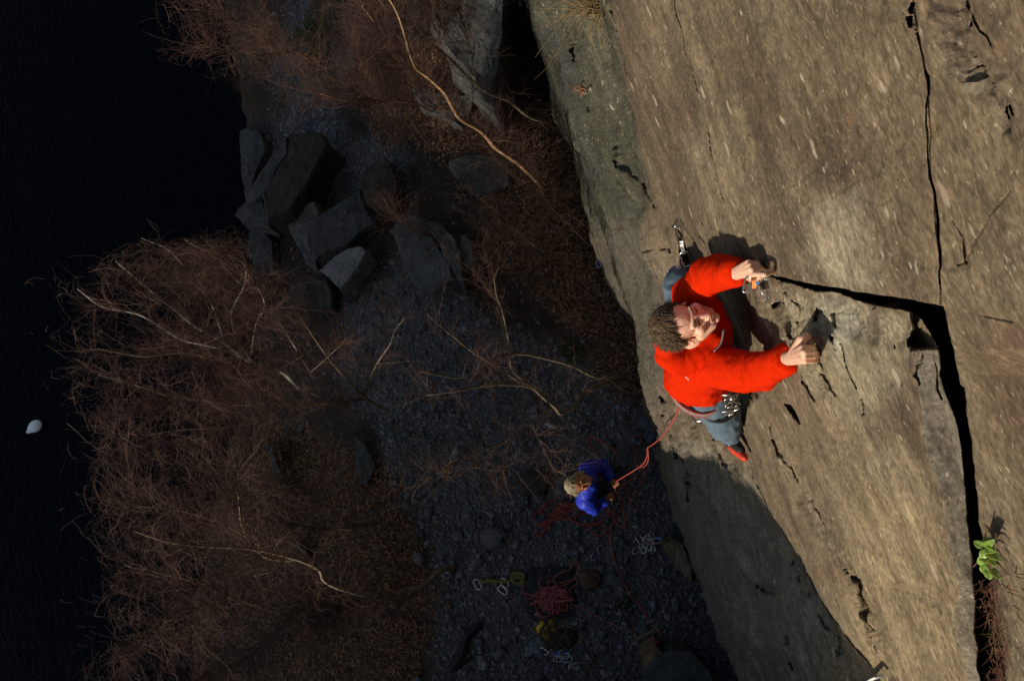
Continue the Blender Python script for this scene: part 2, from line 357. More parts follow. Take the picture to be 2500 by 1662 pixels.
rough = [  # polygon, amplitude, freq
    (Z7([(760, -20), (1120, -20), (1200, 300), (1568, 700), (1568, 1250), (1400, 1300), (1330, 1000), (1000, 750), (820, 600), (760, 420)]), .022, 16),
    (Z7([(440, -20), (560, -20), (620, 300), (700, 640), (640, 640), (560, 380), (470, 200)]), .012, 20),
    (Z5([(0, 240), (520, 330), (900, 430), (1380, 560), (1340, 880), (1150, 900), (900, 800), (700, 760), (620, 980), (430, 900), (200, 830), (60, 560)]), .014, 14),
    (Z5([(380, 820), (560, 880), (720, 1280), (620, 1290), (480, 1200)]), .016, 18), (Z5([(1380, 860), (1480, 960), (1440, 1200), (1380, 980)]), .014, 24),
    (Z8([(970, 0), (1060, 60), (1240, 400), (1420, 700), (1560, 920), (1700, 1250), (1830, 1568), (1700, 1568), (1560, 1180), (1440, 860), (1260, 620), (1120, 380), (1000, 150)]), .020, 18),
    (Z6([(330, 640), (480, 820), (500, 980), (400, 1020), (330, 860)]), .012, 25),
    (Z8([(200, 100), (480, 40), (1000, 600), (1640, 1568), (760, 1568), (400, 700)]), .022, 7),
    (Z1([(20, 0), (690, 0), (780, 500), (900, 1150), (950, 1400), (800, 1554), (560, 1554), (300, 740)]), .030, 5),
    (zz([(0, 380), (420, 380), (560, 560), (200, 1150), (0, 1200)], 1550, 520, 4.612), .02, 9),
    (Y2([(150, 100), (600, 650), (1200, 1500), (900, 1568), (300, 1568), (100, 600)]), .022, 9),
    (Y2([(1380, 580), (1500, 560), (1560, 760), (1600, 830), (1480, 800)]), .014, 22),
]
a_fine = np.linspace(.058, .745, 640); hs = .65/a_fine                # depth below the camera
hs = np.concatenate([[13., 12.2], hs, [.8, .7, .5, .2, -.3, -1.0, -1.8]])
b_fine = np.linspace(-.40, .72, 800)                                   # y / depth
nb = 14
bl = -.40-np.linspace(0, 1, nb+1)[1:][::-1]; br = .72+np.linspace(0, 1, nb+1)[1:]
hh = np.maximum(hs, .87)
Yg = np.concatenate([np.outer(hh, np.ones(nb))*0+(-.40*hh)[:, None]+(-14+.40*hh)[:, None]*(np.linspace(0, 1, nb+1)[1:][::-1]**1.6)[None],
                     hh[:, None]*b_fine[None],
                     (.72*hh)[:, None]+(15-.72*hh)[:, None]*(np.linspace(0, 1, nb+1)[1:]**1.6)[None]], 1)
Zg = np.repeat((CAM[2]-hs)[:, None], Yg.shape[1], 1)
PXg, PYg = proj(np.stack([np.zeros_like(Yg), Yg, np.minimum(Zg, CAM[2]-.3)], -1))
by = np.array([-14, -4, -2.58, -.88, .08, .56, 1.1, 1.53, 2.0, 2.45, 3.78, 6.2, 15]); bx = np.array([-.1, -.12, -.15, -.21, -.12, -.05, .06, .17, .09, .03, .11, .12, .2])
D = np.interp(Yg, by, bx)*(1-ss(0, 5.2, Zg))
def steps0(v, k, sh=.1):
    q = v*k; f = np.floor(q); return f+ss(.5-sh, .5+sh, q-f)
# gentle undulation, fine relief, stepped cleavage
D = D+.035*fbm(Yg*.7, Zg*.7, 0, 3, 1)*ss(9.3, 7.5, Zg)+.0022*steps0(fbm(Yg*5+3, Zg*9+2*Yg, 0, 4, 15)*1.5, 4)*ss(8.8, 7.0, Zg)+.006*fbm(Yg*5, Zg*5, 0, 4, 5)+.002*fbm(Yg*30, Zg*30, 0, 3, 8)
def steps(v, k, sh=.12):
    q = v*k; f = np.floor(q); return (f+ss(.5-sh, .5+sh, q-f))/k
t1 = fbm(Yg*1.6+4, Zg*.8+.5*Yg, 0, 5, 21); t2 = fbm(Yg*3.5+9, Zg*2.2, 0, 5, 33)
lowm = 1-ss(4.5, 6.2, Zg)
D = D+steps(t1, 8)*(.022+.09*lowm)+steps(t2, 9)*(.006+.03*lowm)
rm = np.zeros_like(D)
for P_, am, fr in rough:
    x0, x1 = min(p[0] for p in P_)-40, max(p[0] for p in P_)+40; y0, y1 = min(p[1] for p in P_)-40, max(p[1] for p in P_)+40
    msk = (PXg > x0) & (PXg < x1) & (PYg > y0) & (PYg < y1)
    if not msk.any(): continue
    sd_ = poly_sd(PXg[msk], PYg[msk], P_); yy, z_ = Yg[msk], Zg[msk]
    wgt = ss(-10, 22, sd_+14*fbm(yy*6, z_*6, 0, 3, 77))
    D[msk] += wgt*am*.45*steps(fbm(yy*fr*.9, z_*fr*2.6+yy*fr, 0, 4, 66)*1.6, 6, .06)
    n_ = fbm(yy*fr*.35, z_*fr+yy*fr*.3, 0, 4, 44); rdg = 1-2*np.abs(fbm(yy*fr*.4+5, z_*fr*1.3, 0, 4, 55))
    D[msk] += wgt*am*1.1*(steps(n_*1.6, 5, .08)*1.5+rdg*.5)
    rm[msk] = np.maximum(rm[msk], wgt)
# sharp features: DR is how far the surface sits back along the line of sight that was used to measure it
DR = np.zeros_like(D)
wob = 2.2*fbm(Yg*14, Zg*14, 0, 3, 61)
sle = Z5([(1500, 880), (1460, 1000), (1450, 1190), (1480, 1300), (1495, 1568)])+Z6([(570, 50), (600, 280), (640, 480), (690, 700), (680, 860), (650, 960), (690, 1250), (720, 1450), (760, 1700)])
DR += .045*np.clip((poly_sd(PXg, PYg, sle+[(2374, 2600), (4500, 2600), (4500, 847)])+wob*1.5)/60, 0, 1)
right = ss(-3, 2, poly_sd(PXg, PYg, [(2321, 738), (2345, 861), (2378, 1040), (2403, 1268), (2433, 1400), (2474, 1662), (2490, 2200), (4500, 2200), (4500, 700)]))
DR += .016*right*ss(720, 1000, PYg)
up = ss(-2, 1, poly_sd(PXg, PYg, [(1790, 560)]+Z5([(150, 236), (620, 318), (1040, 388), (1690, 500)])+[(2320, 740), (2292, 430), (2288, 220), (2250, 0), (2240, -400), (1500, -400), (1560, 300)])+.5*wob)
DR -= .006*up
DR += .055*ss(-14, 16, poly_sd(PXg, PYg, [(1660, 560), (1760, 640), (1890, 668), (1905, 720), (1930, 790), (1905, 870), (1820, 990), (1700, 900)])+3*wob)*(1-ss(-2, 2, poly_sd(PXg, PYg, [(1400, 300), (1900, 300), (1900, 664), (1780, 640), (1700, 560)])))
DR += .045*ss(-3, 6, poly_sd(PXg, PYg, Z5([(1400, 545), (1440, 570), (1500, 620), (1555, 700), (1590, 790), (1628, 880), (1560, 885), (1400, 890), (1350, 800), (1400, 700), (1380, 640)]))+2*wob)
gd = poly_sd(PXg, PYg, gap)
gm = ss(-1.6, 2.2, gd+wob*.3)
DR = np.maximum(DR, DR*(1-gm)+.33*gm)
inb = (PXg > 1200) & (PXg < 2600) & (PYg > -100) & (PYg < 1760)
fx, fy = PXg[inb], PYg[inb]; add = np.zeros_like(fx)
sc_ = fbm(Yg[inb]*20, Zg[inb]*20, 0, 3, 91); sc2 = fbm(Yg[inb]*9, Zg[inb]*9, 0, 2, 93)
for pts, wd, dp in cracks:
    x0, x1 = min(p[0] for p in pts)-30, max(p[0] for p in pts)+30; y0, y1 = min(p[1] for p in pts)-30, max(p[1] for p in pts)+30
    q = (fx > x0) & (fx < x1) & (fy > y0) & (fy < y1)
    ww = wd*np.clip(.55+1.1*sc2[q], .12, 1.3)
    dd = seg_dist(fx[q], fy[q], pts)+2.5*sc_[q]
    add[q] = np.maximum(add[q], dp*(.8 if dp >= .055 else .30)*(1-ss(ww*.3, ww+1.0, dd)))
for pts in notches:
    x0, x1 = min(p[0] for p in pts)-30, max(p[0] for p in pts)+30; y0, y1 = min(p[1] for p in pts)-30, max(p[1] for p in pts)+30
    q = (fx > x0) & (fx < x1) & (fy > y0) & (fy < y1)
    add[q] = np.maximum(add[q], .03*ss(-1, 1.5, poly_sd(fx[q], fy[q], pts)+2.5*sc_[q]))
DR[inb] += add
kk = (.65+DR)/.65                                   # same line of sight, farther back
hcol = np.where(hs[:, None] > .4, kk, 1)
V = np.stack([D+np.where(hs[:, None] > .4, DR, 0), Yg*hcol, CAM[2]-(CAM[2]-Zg)*hcol], -1)
nr, ncl = D.shape
# back of the cliff top
top = V[-1].copy(); top2 = top.copy(); top2[:, 0] = 7; top2[:, 2] = 12.2+.5*fbm(top2[:, 1], 0, 0, 3, 3)
Vall = np.concatenate([V.reshape(-1, 3), top2])
idx = np.arange(nr*ncl+ncl).reshape(nr+1, ncl)
Fc = np.stack([idx[:-1, :-1], idx[:-1, 1:], idx[1:, 1:], idx[1:, :-1]], -1).reshape(-1, 4)[:, ::-1]
cliff = mk('cliff_face', Vall, Fc, M_wall, None, True)
tag(cliff, kind='structure')
# rock colour by place: brown weathered slate, green-grey lower slab, pale calcite bloom, ochre, dark slate foot; light and shade also coloured in
def reg(P_, soft=40, nz=30): return ss(-soft, soft, poly_sd(PXg, PYg, P_)+nz*fbm(Yg*2.5, Zg*2.5, 0, 4, 101))
col = np.ones((nr, ncl, 3))*np.array([.138, .108, .073])
def blend(mask, c, k=1.):
    global col
    col = col*(1-k*mask[..., None])+np.array(c)*k*mask[..., None]
big = ss(-.25, .45, fbm(Yg*1.1+7, Zg*1.1, 0, 4, 111)); blend(big, (.098, .073, .050), .85)
big = ss(.05, .5, fbm(Yg*1.7+2, Zg*1.3, 0, 4, 121)); blend(big, (.19, .155, .108), .7)
blend(np.clip(rm, 0, 1), (.17, .145, .115), .35)
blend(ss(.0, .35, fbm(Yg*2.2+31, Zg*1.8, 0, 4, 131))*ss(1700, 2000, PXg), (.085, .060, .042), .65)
blend(reg([(2020, 480), (2120, 450), (2160, 700), (2060, 700), (1990, 620)], 60), (.35, .31, .24), .8)
blend(reg(Z5([(60, 280), (900, 440), (1360, 600), (1200, 1300), (900, 1500), (500, 1000), (100, 700)]), 50), (.245, .215, .155), .8)
blend(reg(Z5([(560, 420), (880, 480), (900, 760), (760, 1000), (640, 700)]), 30), (.25, .245, .205), .7)
blend(reg(slabG, 6, 4), (.135, .125, .105), .9)
blend(reg(Z1([(0, -900), (690, -900), (700, 200), (820, 750), (900, 1150), (960, 1400), (900, 1600), (400, 1600), (0, 0)]), 14, 10), (.050, .053, .038), .97)  # green-grey slate, also darkened for the weaker sun on this facet
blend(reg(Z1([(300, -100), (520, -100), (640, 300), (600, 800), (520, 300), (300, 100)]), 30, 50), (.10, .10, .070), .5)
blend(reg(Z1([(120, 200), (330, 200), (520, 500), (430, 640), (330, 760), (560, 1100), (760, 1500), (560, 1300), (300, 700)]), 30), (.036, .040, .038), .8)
blend(reg([(1450, 540), (1590, 560), (1640, 800), (1600, 1100), (1700, 1300), (1500, 1300)], 30), (.085, .082, .068), .9)
blend(reg(Z8([(200, 100), (500, 60), (870, 340), (1080, 760), (1390, 1180), (1650, 1530), (1700, 1700), (700, 1700), (400, 700)]), 10, 10), (.17, .16, .13), .85)  # colour lifted inside the cast shadow's outline to brighten that shade
blend(reg(Z8([(420, 620), (560, 1000), (640, 1300), (560, 1200), (460, 900)]), 20), (.17, .14, .055), .6)
blend(reg([(2330, -50), (2560, -50), (2560, 330), (2440, 250), (2380, 130)], 30), (.15, .115, .08), .7)
blend(reg([(2420, 760), (2560, 760), (2560, 1150), (2440, 1000)], 50), (.13, .085, .058), .7)
blend(reg(Z6([(-100, 0), (560, 100), (620, 480), (690, 900), (700, 1600), (-400, 1600)]), 60), (.25, .20, .125), .7)
blend(reg(Z8([(1240, 820), (1400, 800), (1450, 950), (1300, 950)]), 20), (.13, .085, .06), .7)
blend(ss(0, 3, gd+1), (.05, .045, .04), .8)  # shade of the deep gap painted into the rock colour
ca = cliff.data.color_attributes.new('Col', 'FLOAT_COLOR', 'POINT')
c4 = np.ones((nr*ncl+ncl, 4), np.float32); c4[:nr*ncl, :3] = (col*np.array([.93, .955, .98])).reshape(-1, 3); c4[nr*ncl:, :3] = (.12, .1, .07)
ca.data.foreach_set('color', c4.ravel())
def wall_x(y, z):                                # surface depth near a point of the wall
    i = int(np.argmin(np.abs((CAM[2]-hs)-z))); j = int(np.argmin(np.abs(Yg[i]-y))); return float(D[i, j]+min(DR[i, j], .06))
def on_wall(px, py, out=0.):
    p = PX(px, py, 0.)
    for _ in range(4): p = PX(px, py, wall_x(p[1], p[2])-out)
    return p

# ================================================================== GROUND
def gz(x, y):
    x = np.asarray(x, float); y = np.asarray(y, float)
    shore = np.interp(y, [-40, -3, 0, 3, 6, 9, 40], [-10, -7.6, -6.4, -4.9, -4.05, -3.9, -6])
    shore = shore+.45*fbm(y*.55, 3.3, 0, 4, 210)*ss(2.6, 1.2, y)+.08*fbm(y*2.5, 1.1, 0, 3, 211)
    t = x-shore
    z = -.95*ss(3.2, -.1, t)-1.9*ss(.15, -1.3, t)
    z = z+.06*fbm(x*.9, y*.9, 0, 4, 201)*ss(-.3, .8, t)+.02*fbm(x*4, y*4, 0, 3, 205)
    return z+.25*ss(1.2, 3.2, y)*ss(-2.6, -1.4, x)*ss(.2, -.4, x)*.6
def PG(px, py, up=0.):
    p = PZ(px, py, 0.)
    for _ in range(6): p = PZ(px, py, float(gz(p[0], p[1]))+up)
    return p
def axis(lo, hi, f0, f1, n, m):
    a = np.linspace(f0, f1, n); k = np.linspace(0, 1, m+1)[1:]**2.2
    return np.concatenate([(f0-(f0-lo)*k)[::-1], a, f1+(hi-f1)*k])
gx = axis(-140, 60, -9.5, 1.0, 420, 22); gy = axis(-140, 140, -4.2, 10.2, 560, 22)
GX, GY = np.meshgrid(gx, gy, indexing='ij'); GZ = gz(GX, GY)
far = np.maximum(0, GX-8); GZ = GZ+0*far
gi = np.arange(GX.size).reshape(GX.shape)
Fg = np.stack([gi[:-1, :-1], gi[1:, :-1], gi[1:, 1:], gi[:-1, 1:]], -1).reshape(-1, 4)
ground = tag(mk('ground', np.stack([GX, GY, GZ], -1).reshape(-1, 3), Fg, None, None, True), kind='structure')
def zones(x, y, z):
    """weights of gravel / brown litter / moss at places on the ground"""
    px, py = proj(np.stack([x, y, z], -1)); nz = 55*fbm(x*1.4, y*1.4, 0, 4, 301)
    P = lambda pts, s=30: ss(-s, s, poly_sd(px, py, pts)+nz)
    grav = P([(690, -300), (765, -300), (760, 200), (850, 310), (1010, 380), (1000, 520), (880, 520), (700, 560), (640, 330), (700, 150)])
    grav = np.maximum(grav, P([(800, 700), (1000, 640), (1180, 760), (1320, 830), (1480, 930), (1600, 1000), (1660, 1260), (1900, 1900), (1060, 1900), (1060, 1350), (960, 1200), (880, 1000)]))
    br = np.maximum(P([(880, 100), (1260, 120), (1450, 520), (1330, 430), (1150, 430), (1000, 350), (900, 300)]), P([(1360, 440), (1460, 540), (1590, 800), (1600, 1000), (1520, 970), (1450, 860), (1330, 720), (1180, 600), (1190, 480)]))
    br = np.maximum(br, P([(200, 1000), (880, 1080), (980, 1200), (1050, 1420), (1000, 1900), (200, 1900)])*.8)
    mo = 0
    for cx, cy, r_ in ((760, 90, 60), (725, 1130, 75), (1400, 860, 45), (560, 1210, 60), (640, 620, 40), (1530, 1480, 45)):
        mo = np.maximum(mo, ss(r_, r_*.3, np.hypot(px-cx, py-cy)+nz*.5))
    return grav, br*(1-grav*.3), mo
gr, br, mo = zones(GX, GY, GZ)
gc = np.ones(GX.shape+(3,))*np.array([.040, .032, .025])
for wgt, c in ((gr, (.080, .085, .092)), (br, (.080, .050, .032)), (mo, (.035, .042, .010))):
    gc = gc*(1-wgt[..., None])+np.array(c)*wgt[..., None]
ca = ground.data.color_attributes.new('Col', 'FLOAT_COLOR', 'POINT'); c4 = np.ones((GX.size, 4), np.float32); c4[:, :3] = gc.reshape(-1, 3); ca.data.foreach_set('color', c4.ravel())
M_ground = rock_mat('slate_scree', attr=True, spots=False, bumpd=.03, speck=.06, fine=45)
for nd in M_ground.node_tree.nodes:                      # scree has no rusty flecks
    if nd.type == 'VALTORGB' and abs(nd.color_ramp.elements[0].position-.64) < .001: nd.color_ramp.elements[1].color = (0, 0, 0, 1)
ground.data.materials.append(M_ground)
lx = axis(-160, 60, -10, -3, 60, 10); ly = axis(-160, 160, -5, 11, 90, 10); LX, LY = np.meshgrid(lx, ly, indexing='ij'); li = np.arange(LX.size).reshape(LX.shape)
WZ = -1.22
lake = tag(mk('lake', np.stack([LX, LY, np.full(LX.shape, WZ)], -1).reshape(-1, 3), np.stack([li[:-1, :-1], li[1:, :-1], li[1:, 1:], li[:-1, 1:]], -1).reshape(-1, 4), M_water), kind='structure')

# unseen hill, added to keep the low sun off the ground
hd = -np.array([LD[0], LD[1]]); hd /= np.linalg.norm(hd); hn = np.array([-hd[1], hd[0]])
U = np.linspace(-75, 75, 160); W_ = np.linspace(0, 1, 30)
tanel = -LD[2]/math.hypot(LD[0], LD[1]); HD = 42.
UU, WW = np.meshgrid(U, W_, indexing='ij')
Hs = HD*tanel+1.0+.5*fbm(UU*.12, 0, 0, 4, 401)*ss(6, 20, np.abs(UU))
hz = np.where(WW < .5, (WW/.5)**.8, 1-.15*(WW-.5))*Hs-3*(1-ss(0, .2, WW))+ss(.1, .45, WW)*ss(.5, .45, WW)*1.2*fbm(UU*.3, WW*8, 0, 4, 411)
dist = HD-14*(.5-WW)*(WW < .5)*2+40*np.maximum(0, WW-.5)
hx = hd[0]*dist+hn[0]*UU; hy = hd[1]*dist+hn[1]*UU
hi = np.arange(UU.size).reshape(UU.shape)
tag(mk('hill_sun_blocker', np.stack([hx, hy, hz], -1).reshape(-1, 3), np.stack([hi[:-1, :-1], hi[:-1, 1:], hi[1:, 1:], hi[1:, :-1]], -1).reshape(-1, 4), M_blocker, None, True), kind='structure')

# unseen rock fin, added and shaped so its edge throws the slanting shade on the lower wall
sh = [(.14, .3), (.06, 2.3), (-.06, 3.3), (-.23, 4.73), (-.46, 5.54), (-.71, 5.89), (-.95, 6.52), (-1.25, 7.1), (-2.2, 8.2)]
pf = []
for y_, z_ in sh:
    t_ = (y_+3.7)/LD[1]; pf.append((-LD[0]*t_, z_-LD[2]*t_))
pf = [(pf[0][0]-.15, -2.)]+pf+[(-.5, 11.2), (1.0, 11.6)]
pr = smoothpath([(a, b, 0) for a, b in pf], 5)[:, :2]
rows = []
for k, (yy, dz, dx) in enumerate([(-3.7, 0, 0), (-4.1, -.1, .02), (-5.2, .1, .2), (-7, -.3, .6), (-9, -1, 1.4)]):
    rows.append([(a+dx+(0 if k == 0 else .12*vn(i*.7, k*1.3)), yy, b_+dz) for i, (a, b_) in enumerate(pr)])
rows = [[(1.2, r[0][1], r[0][2]) for _ in r] for r in rows[:1]]+rows+[[(1.2, rows[-1][0][1], r[2]) for r in rows[-1]]]
rows[0] = [(1.2, -3.7, p[2]) for p in rows[1]]
FV = np.array(rows); fi = np.arange(FV.shape[0]*FV.shape[1]).reshape(FV.shape[:2])
tag(mk('fin_sun_blocker', FV.reshape(-1, 3), np.stack([fi[:-1, :-1], fi[1:, :-1], fi[1:, 1:], fi[:-1, 1:]], -1).reshape(-1, 4), M_blocker), kind='structure')

# ------------------------------------------------------------------ gravel, stones, litter
def scatter(n, want, x0=-8.5, x1=.3, y0=-3.8, y1=9.5):
    out = []; tot = 0
    while tot < n:
        x = RG.uniform(x0, x1, n); y = RG.uniform(y0, y1, n); z = gz(x, y)
        g_, b_, m_ = zones(x, y, z); k = want(g_, b_, m_, x, y, z) > RG.rand(n)
        px, py = proj(np.stack([x, y, z], -1)); k &= (px > -60) & (px < 2000) & (py > -60) & (py < 1730)
        out.append(np.stack([x, y, z], 1)[k]); tot += k.sum()
        if len(out) > 40: break
    return np.concatenate(out)[:n]
cube = np.array([(a, b_, c) for a in (-1, 1) for b_ in (-1, 1) for c in (-1, 1)], float)
cf = np.array([(0, 1, 3, 2), (4, 6, 7, 5), (0, 4, 5, 1), (2, 3, 7, 6), (0, 2, 6, 4), (1, 5, 7, 3)])
def rnd_rot(n, tilt=.5):
    a = RG.uniform(0, 2*np.pi, n); t = RG.normal(0, tilt, n); p = RG.uniform(0, 2*np.pi, n)
    ca_, sa = np.cos(a), np.sin(a); Rz = np.zeros((n, 3, 3)); Rz[:, 0, 0] = ca_; Rz[:, 0, 1] = -sa; Rz[:, 1, 0] = sa; Rz[:, 1, 1] = ca_; Rz[:, 2, 2] = 1
    ux, uy = np.cos(p), np.sin(p); c, s = np.cos(t), np.sin(t); K = np.zeros((n, 3, 3))
    K[:, 0, 2] = uy; K[:, 1, 2] = -ux; K[:, 2, 0] = -uy; K[:, 2, 1] = ux
    Rt = np.eye(3)[None]+s[:, None, None]*K+(1-c)[:, None, None]*(K@K)
    return Rt@Rz
def stones(P, size, flat=.35):
    n = len(P); S = (size*RG.uniform(.6, 1.4, n))[:, None]*np.stack([np.ones(n), RG.uniform(.4, .9, n), RG.uniform(flat*.5, flat*1.3, n)], 1)
    V = (cube[None]*RG.uniform(.5, 1.1, (n, 8, 3)))*S[:, None]*.5
    V = np.einsum('nij,nkj->nki', rnd_rot(n, .35), V)+P[:, None]+np.array([0, 0, 1])*S[:, 2][:, None, None]*.25
    return V.reshape(-1, 3), (np.arange(n)*8)[:, None, None]+cf[None]
gp = scatter(26000, lambda g, b_, m_, x, y, z: np.maximum(g, .05)*(z > WZ-.1))
V_, F_ = stones(gp, np.exp(RG.normal(math.log(.026), .45, len(gp))))
tag(mk('gravel', V_, F_.reshape(-1, 4), M_gravel), kind='stuff', label='loose blue-grey slate chips covering the ground below the cliff', cat='gravel')
sp = scatter(240, lambda g, b_, m_, x, y, z: np.clip(g+.15, 0, 1)*(z > WZ)*(.3+.7*(x > -3.5)))
st_me = []
for k in range(6):
    V_, F_ = stones(np.zeros((1, 3)), np.array([1.]), .3); st_me.append(mk('stone', V_, F_.reshape(-1, 4), M_stone))
protos = [o.data for o in st_me]
for o in st_me: bpy.data.objects.remove(o)
for i, p in enumerate(sp):
    o = bpy.data.objects.new('stone', protos[i % 6]); C.objects.link(o); o.parent = ground
    s = float(np.exp(RG.normal(math.log(.10), .38))); o.location = p+np.array([0, 0, .01]); o.scale = (s, s, s*.8); o.rotation_euler = (RG.normal(0, .2), RG.normal(0, .2), RG.uniform(0, 6.28))
lp = scatter(30000, lambda g, b_, m_, x, y, z: np.clip(b_+.04-.6*m_, 0, 1)*(z > WZ+.05))
n = len(lp); s_ = RG.uniform(.012, .035, n)
q = np.array([(-1, 0, .15), (0, -.35, 0), (1, 0, .25), (0, .35, 0)], float)
V_ = q[None]*s_[:, None, None]*RG.uniform(.6, 1.3, (n, 4, 3)); V_ = np.einsum('nij,nkj->nki', rnd_rot(n, .7), V_)+lp[:, None]+np.array([0, 0, 1])*RG.uniform(.005, .06, n)[:, None, None]
tag(mk('dead_leaves', V_.reshape(-1, 3), np.arange(4*n).reshape(n, 4), M_litter), kind='stuff', label='brown dead bracken and leaf litter on the ledges', cat='leaf litter')
def blades(P, L, r, bend=.5, seed=0, dirs=None, K=4):
    n = len(P); t = np.linspace(0, 1, K)[None, :, None]
    d = RG.normal(0, 1, (n, 3)); d[:, 2] = np.abs(d[:, 2])*.7+.3
    if dirs is not None: d = d*.45+dirs
    d /= np.linalg.norm(d, axis=1, keepdims=True); b_ = RG.normal(0, bend, (n, 3)); b_[:, 2] -= bend*.6
    Pt = P[:, None]+L[:, None, None]*(d[:, None]*t+b_[:, None]*t*t*.6)
    rad = r*(1-.8*t[..., 0])*np.ones((n, 1)); return tubes(Pt, rad, 3)
mp_ = scatter(5000, lambda g, b_, m_, x, y, z: m_*(z > WZ))
V_, F_ = blades(mp_, RG.uniform(.03, .09, len(mp_)), .006, .3)
tag(mk('moss_cushions', V_, F_, M_moss), kind='stuff', label='dull green moss and grass cushions among the brown litter', cat='moss')
bp_ = scatter(5500, lambda g, b_, m_, x, y, z: np.clip(b_*.9+.08, 0, 1)*(z > WZ+.05))
V_, F_ = blades(bp_, RG.uniform(.12, .5, len(bp_)), .0028, .6)
tag(mk('dry_brush', V_, F_, M_twigd), kind='stuff', label='tangled brown stalks and brambles on the ledges', cat='undergrowth')

# ------------------------------------------------------------------ boulders
def boulder(name, pts, zt, label, mat, tilt=(0, 0), zb=None, group='fallen slate blocks by the lake', parent=None, rgh=.03, inset=.07, sub=3, cat='boulder', topmat=None):
    top = np.array([PZ(px, py, zt) for px, py in pts]); c = top.mean(0)
    top[:, 2] += (top[:, 0]-c[0])*tilt[0]+(top[:, 1]-c[1])*tilt[1]
    if zb is None: zb = float(gz(c[0], c[1]))-.3
    n = len(pts); bm = bmesh.new()
    low = top.copy(); low[:, 2] = zb; low[:, :2] = c[:2]+(low[:, :2]-c[:2])*1.08
    mid = top.copy(); mid[:, 2] -= .05; tp = top.copy(); tp[:, :2] = c[:2]+(tp[:, :2]-c[:2])*(1-inset)
    m2 = .5*(mid+low); m2[:, :2] += RG.normal(0, .03, (n, 2))
    rings = [[bm.verts.new(p) for p in r] for r in (low, m2, mid, tp)]
    for a, b_ in zip(rings[:-1], rings[1:]):
        for i in range(n): bm.faces.new((a[i], a[(i+1) % n], b_[(i+1) % n], b_[i]))
    cc = bm.verts.new((c[0], c[1], tp[:, 2].mean()+.01))
    for i in range(n): bm.faces.new((rings[3][i], rings[3][(i+1) % n], cc))
    bmesh.ops.triangulate(bm, faces=bm.faces[:])
    for _ in range(sub):
        bmesh.ops.subdivide_edges(bm, edges=[e for e in bm.edges if e.calc_length() > .09], cuts=1, use_grid_fill=True)
    bmesh.ops.recalc_face_normals(bm, faces=bm.faces[:]); bm.normal_update()
    X = np.array([v.co[:] for v in bm.verts]); Nn = np.array([v.normal[:] for v in bm.verts])
    f = fbm(X[:, 0]*3, X[:, 1]*3, X[:, 2]*3, 4, 501); f = steps(f, 6, .15)*rgh*2+rgh*.5*fbm(X[:, 0]*14, X[:, 1]*14, X[:, 2]*14, 3, 511)
    X += Nn*f[:, None]
    for v, p in zip(bm.verts, X): v.co = p
    me = bpy.data.meshes.new(name); bm.to_mesh(me); bm.free(); me.materials.append(mat)
    o = bpy.data.objects.new(name, me); C.objects.link(o)
    if label: tag(o, label, cat, group)
    if parent: o.parent = parent
    return o
Q2 = lambda p: zz(p, 500, 300, 3.136)
boulder('boulder', Q2([(250, 60), (330, 20), (430, 70), (470, 200), (410, 330), (330, 560), (290, 540), (262, 300)]), -.75, 'grey slab lying along the water edge beneath the long pale slab', M_bould)
boulder('boulder', Q2([(590, 80), (640, 100), (645, 230), (560, 340), (450, 540), (300, 640), (285, 570), (430, 380), (540, 200)]), -.35, 'long narrow pale slab propped against the big dark block', M_bould, (.1, 0))
boulder('boulder', Q2([(640, 75), (880, 70), (930, 150), (860, 290), (760, 500), (640, 680), (490, 760), (437, 560), (500, 430), (600, 290), (640, 220)]), .15, 'big dark upright block, tallest of the rocks by the lake', M_bould_d, (-.1, 0))
boulder('boulder', Q2([(310, 600), (430, 560), (450, 640), (490, 740), (500, 800), (380, 800), (290, 770), (215, 712), (250, 650)]), -.45, 'grey-green wedge of slate jutting out over the water', M_bould)
boulder('boulder', Q2([(600, 715), (700, 640), (840, 590), (885, 680), (870, 760), (760, 880), (800, 1000), (850, 1120), (820, 1120), (720, 950)]), -.15, 'pale left half of the heart-shaped pair of slabs', M_bould_p, (.12, .05))
boulder('boulder', Q2([(870, 700), (1110, 545), (1180, 480), (1200, 560), (1250, 690), (1320, 760), (1180, 840), (1090, 950), (950, 1000), (850, 1060), (780, 960), (760, 860)]), .0, 'flat grey slab lying across the middle of the block pile', M_bould, (-.08, -.05))
boulder('boulder', Q2([(860, 1130), (980, 1020), (1100, 950), (1200, 945), (1240, 985), (1180, 1090), (1030, 1270), (985, 1225)]), .22, 'smooth pale blue-grey slab, brightest of the rocks by the lake', rock_mat('brightest_boulder', (.16, .175, .19), spots=False, bumpd=.012, speck=.2, fine=40), (.05, .1))
boulder('boulder', Q2([(1220, 360), (1280, 290), (1360, 240), (1430, 330), (1480, 480), (1440, 660), (1300, 690), (1230, 600), (1195, 470)]), .3, 'dark rounded block at the head of the gravel slope', M_bould_d)
boulder('boulder', Q2([(1420, 820), (1520, 680), (1650, 730), (1760, 900), (1880, 1090), (1900, 1190), (1800, 1250), (1640, 1250), (1530, 1130), (1480, 960)]), .35, 'broad grey slab tilted towards the cliff behind thin twigs', M_bould_p, (.1, 0))
boulder('boulder', Q2([(1650, 720), (1800, 740), (1900, 860), (1960, 1000), (1990, 1240), (1900, 1110), (1800, 950), (1700, 800)]), .55, 'thin dark slab stacked on the broad tilted slab', M_bould)
boulder('boulder', Q2([(1970, 850), (2040, 930), (2060, 1060), (2000, 1120), (1955, 1000)]), .45, 'small greenish block against the thin dark slab', M_bould_p)
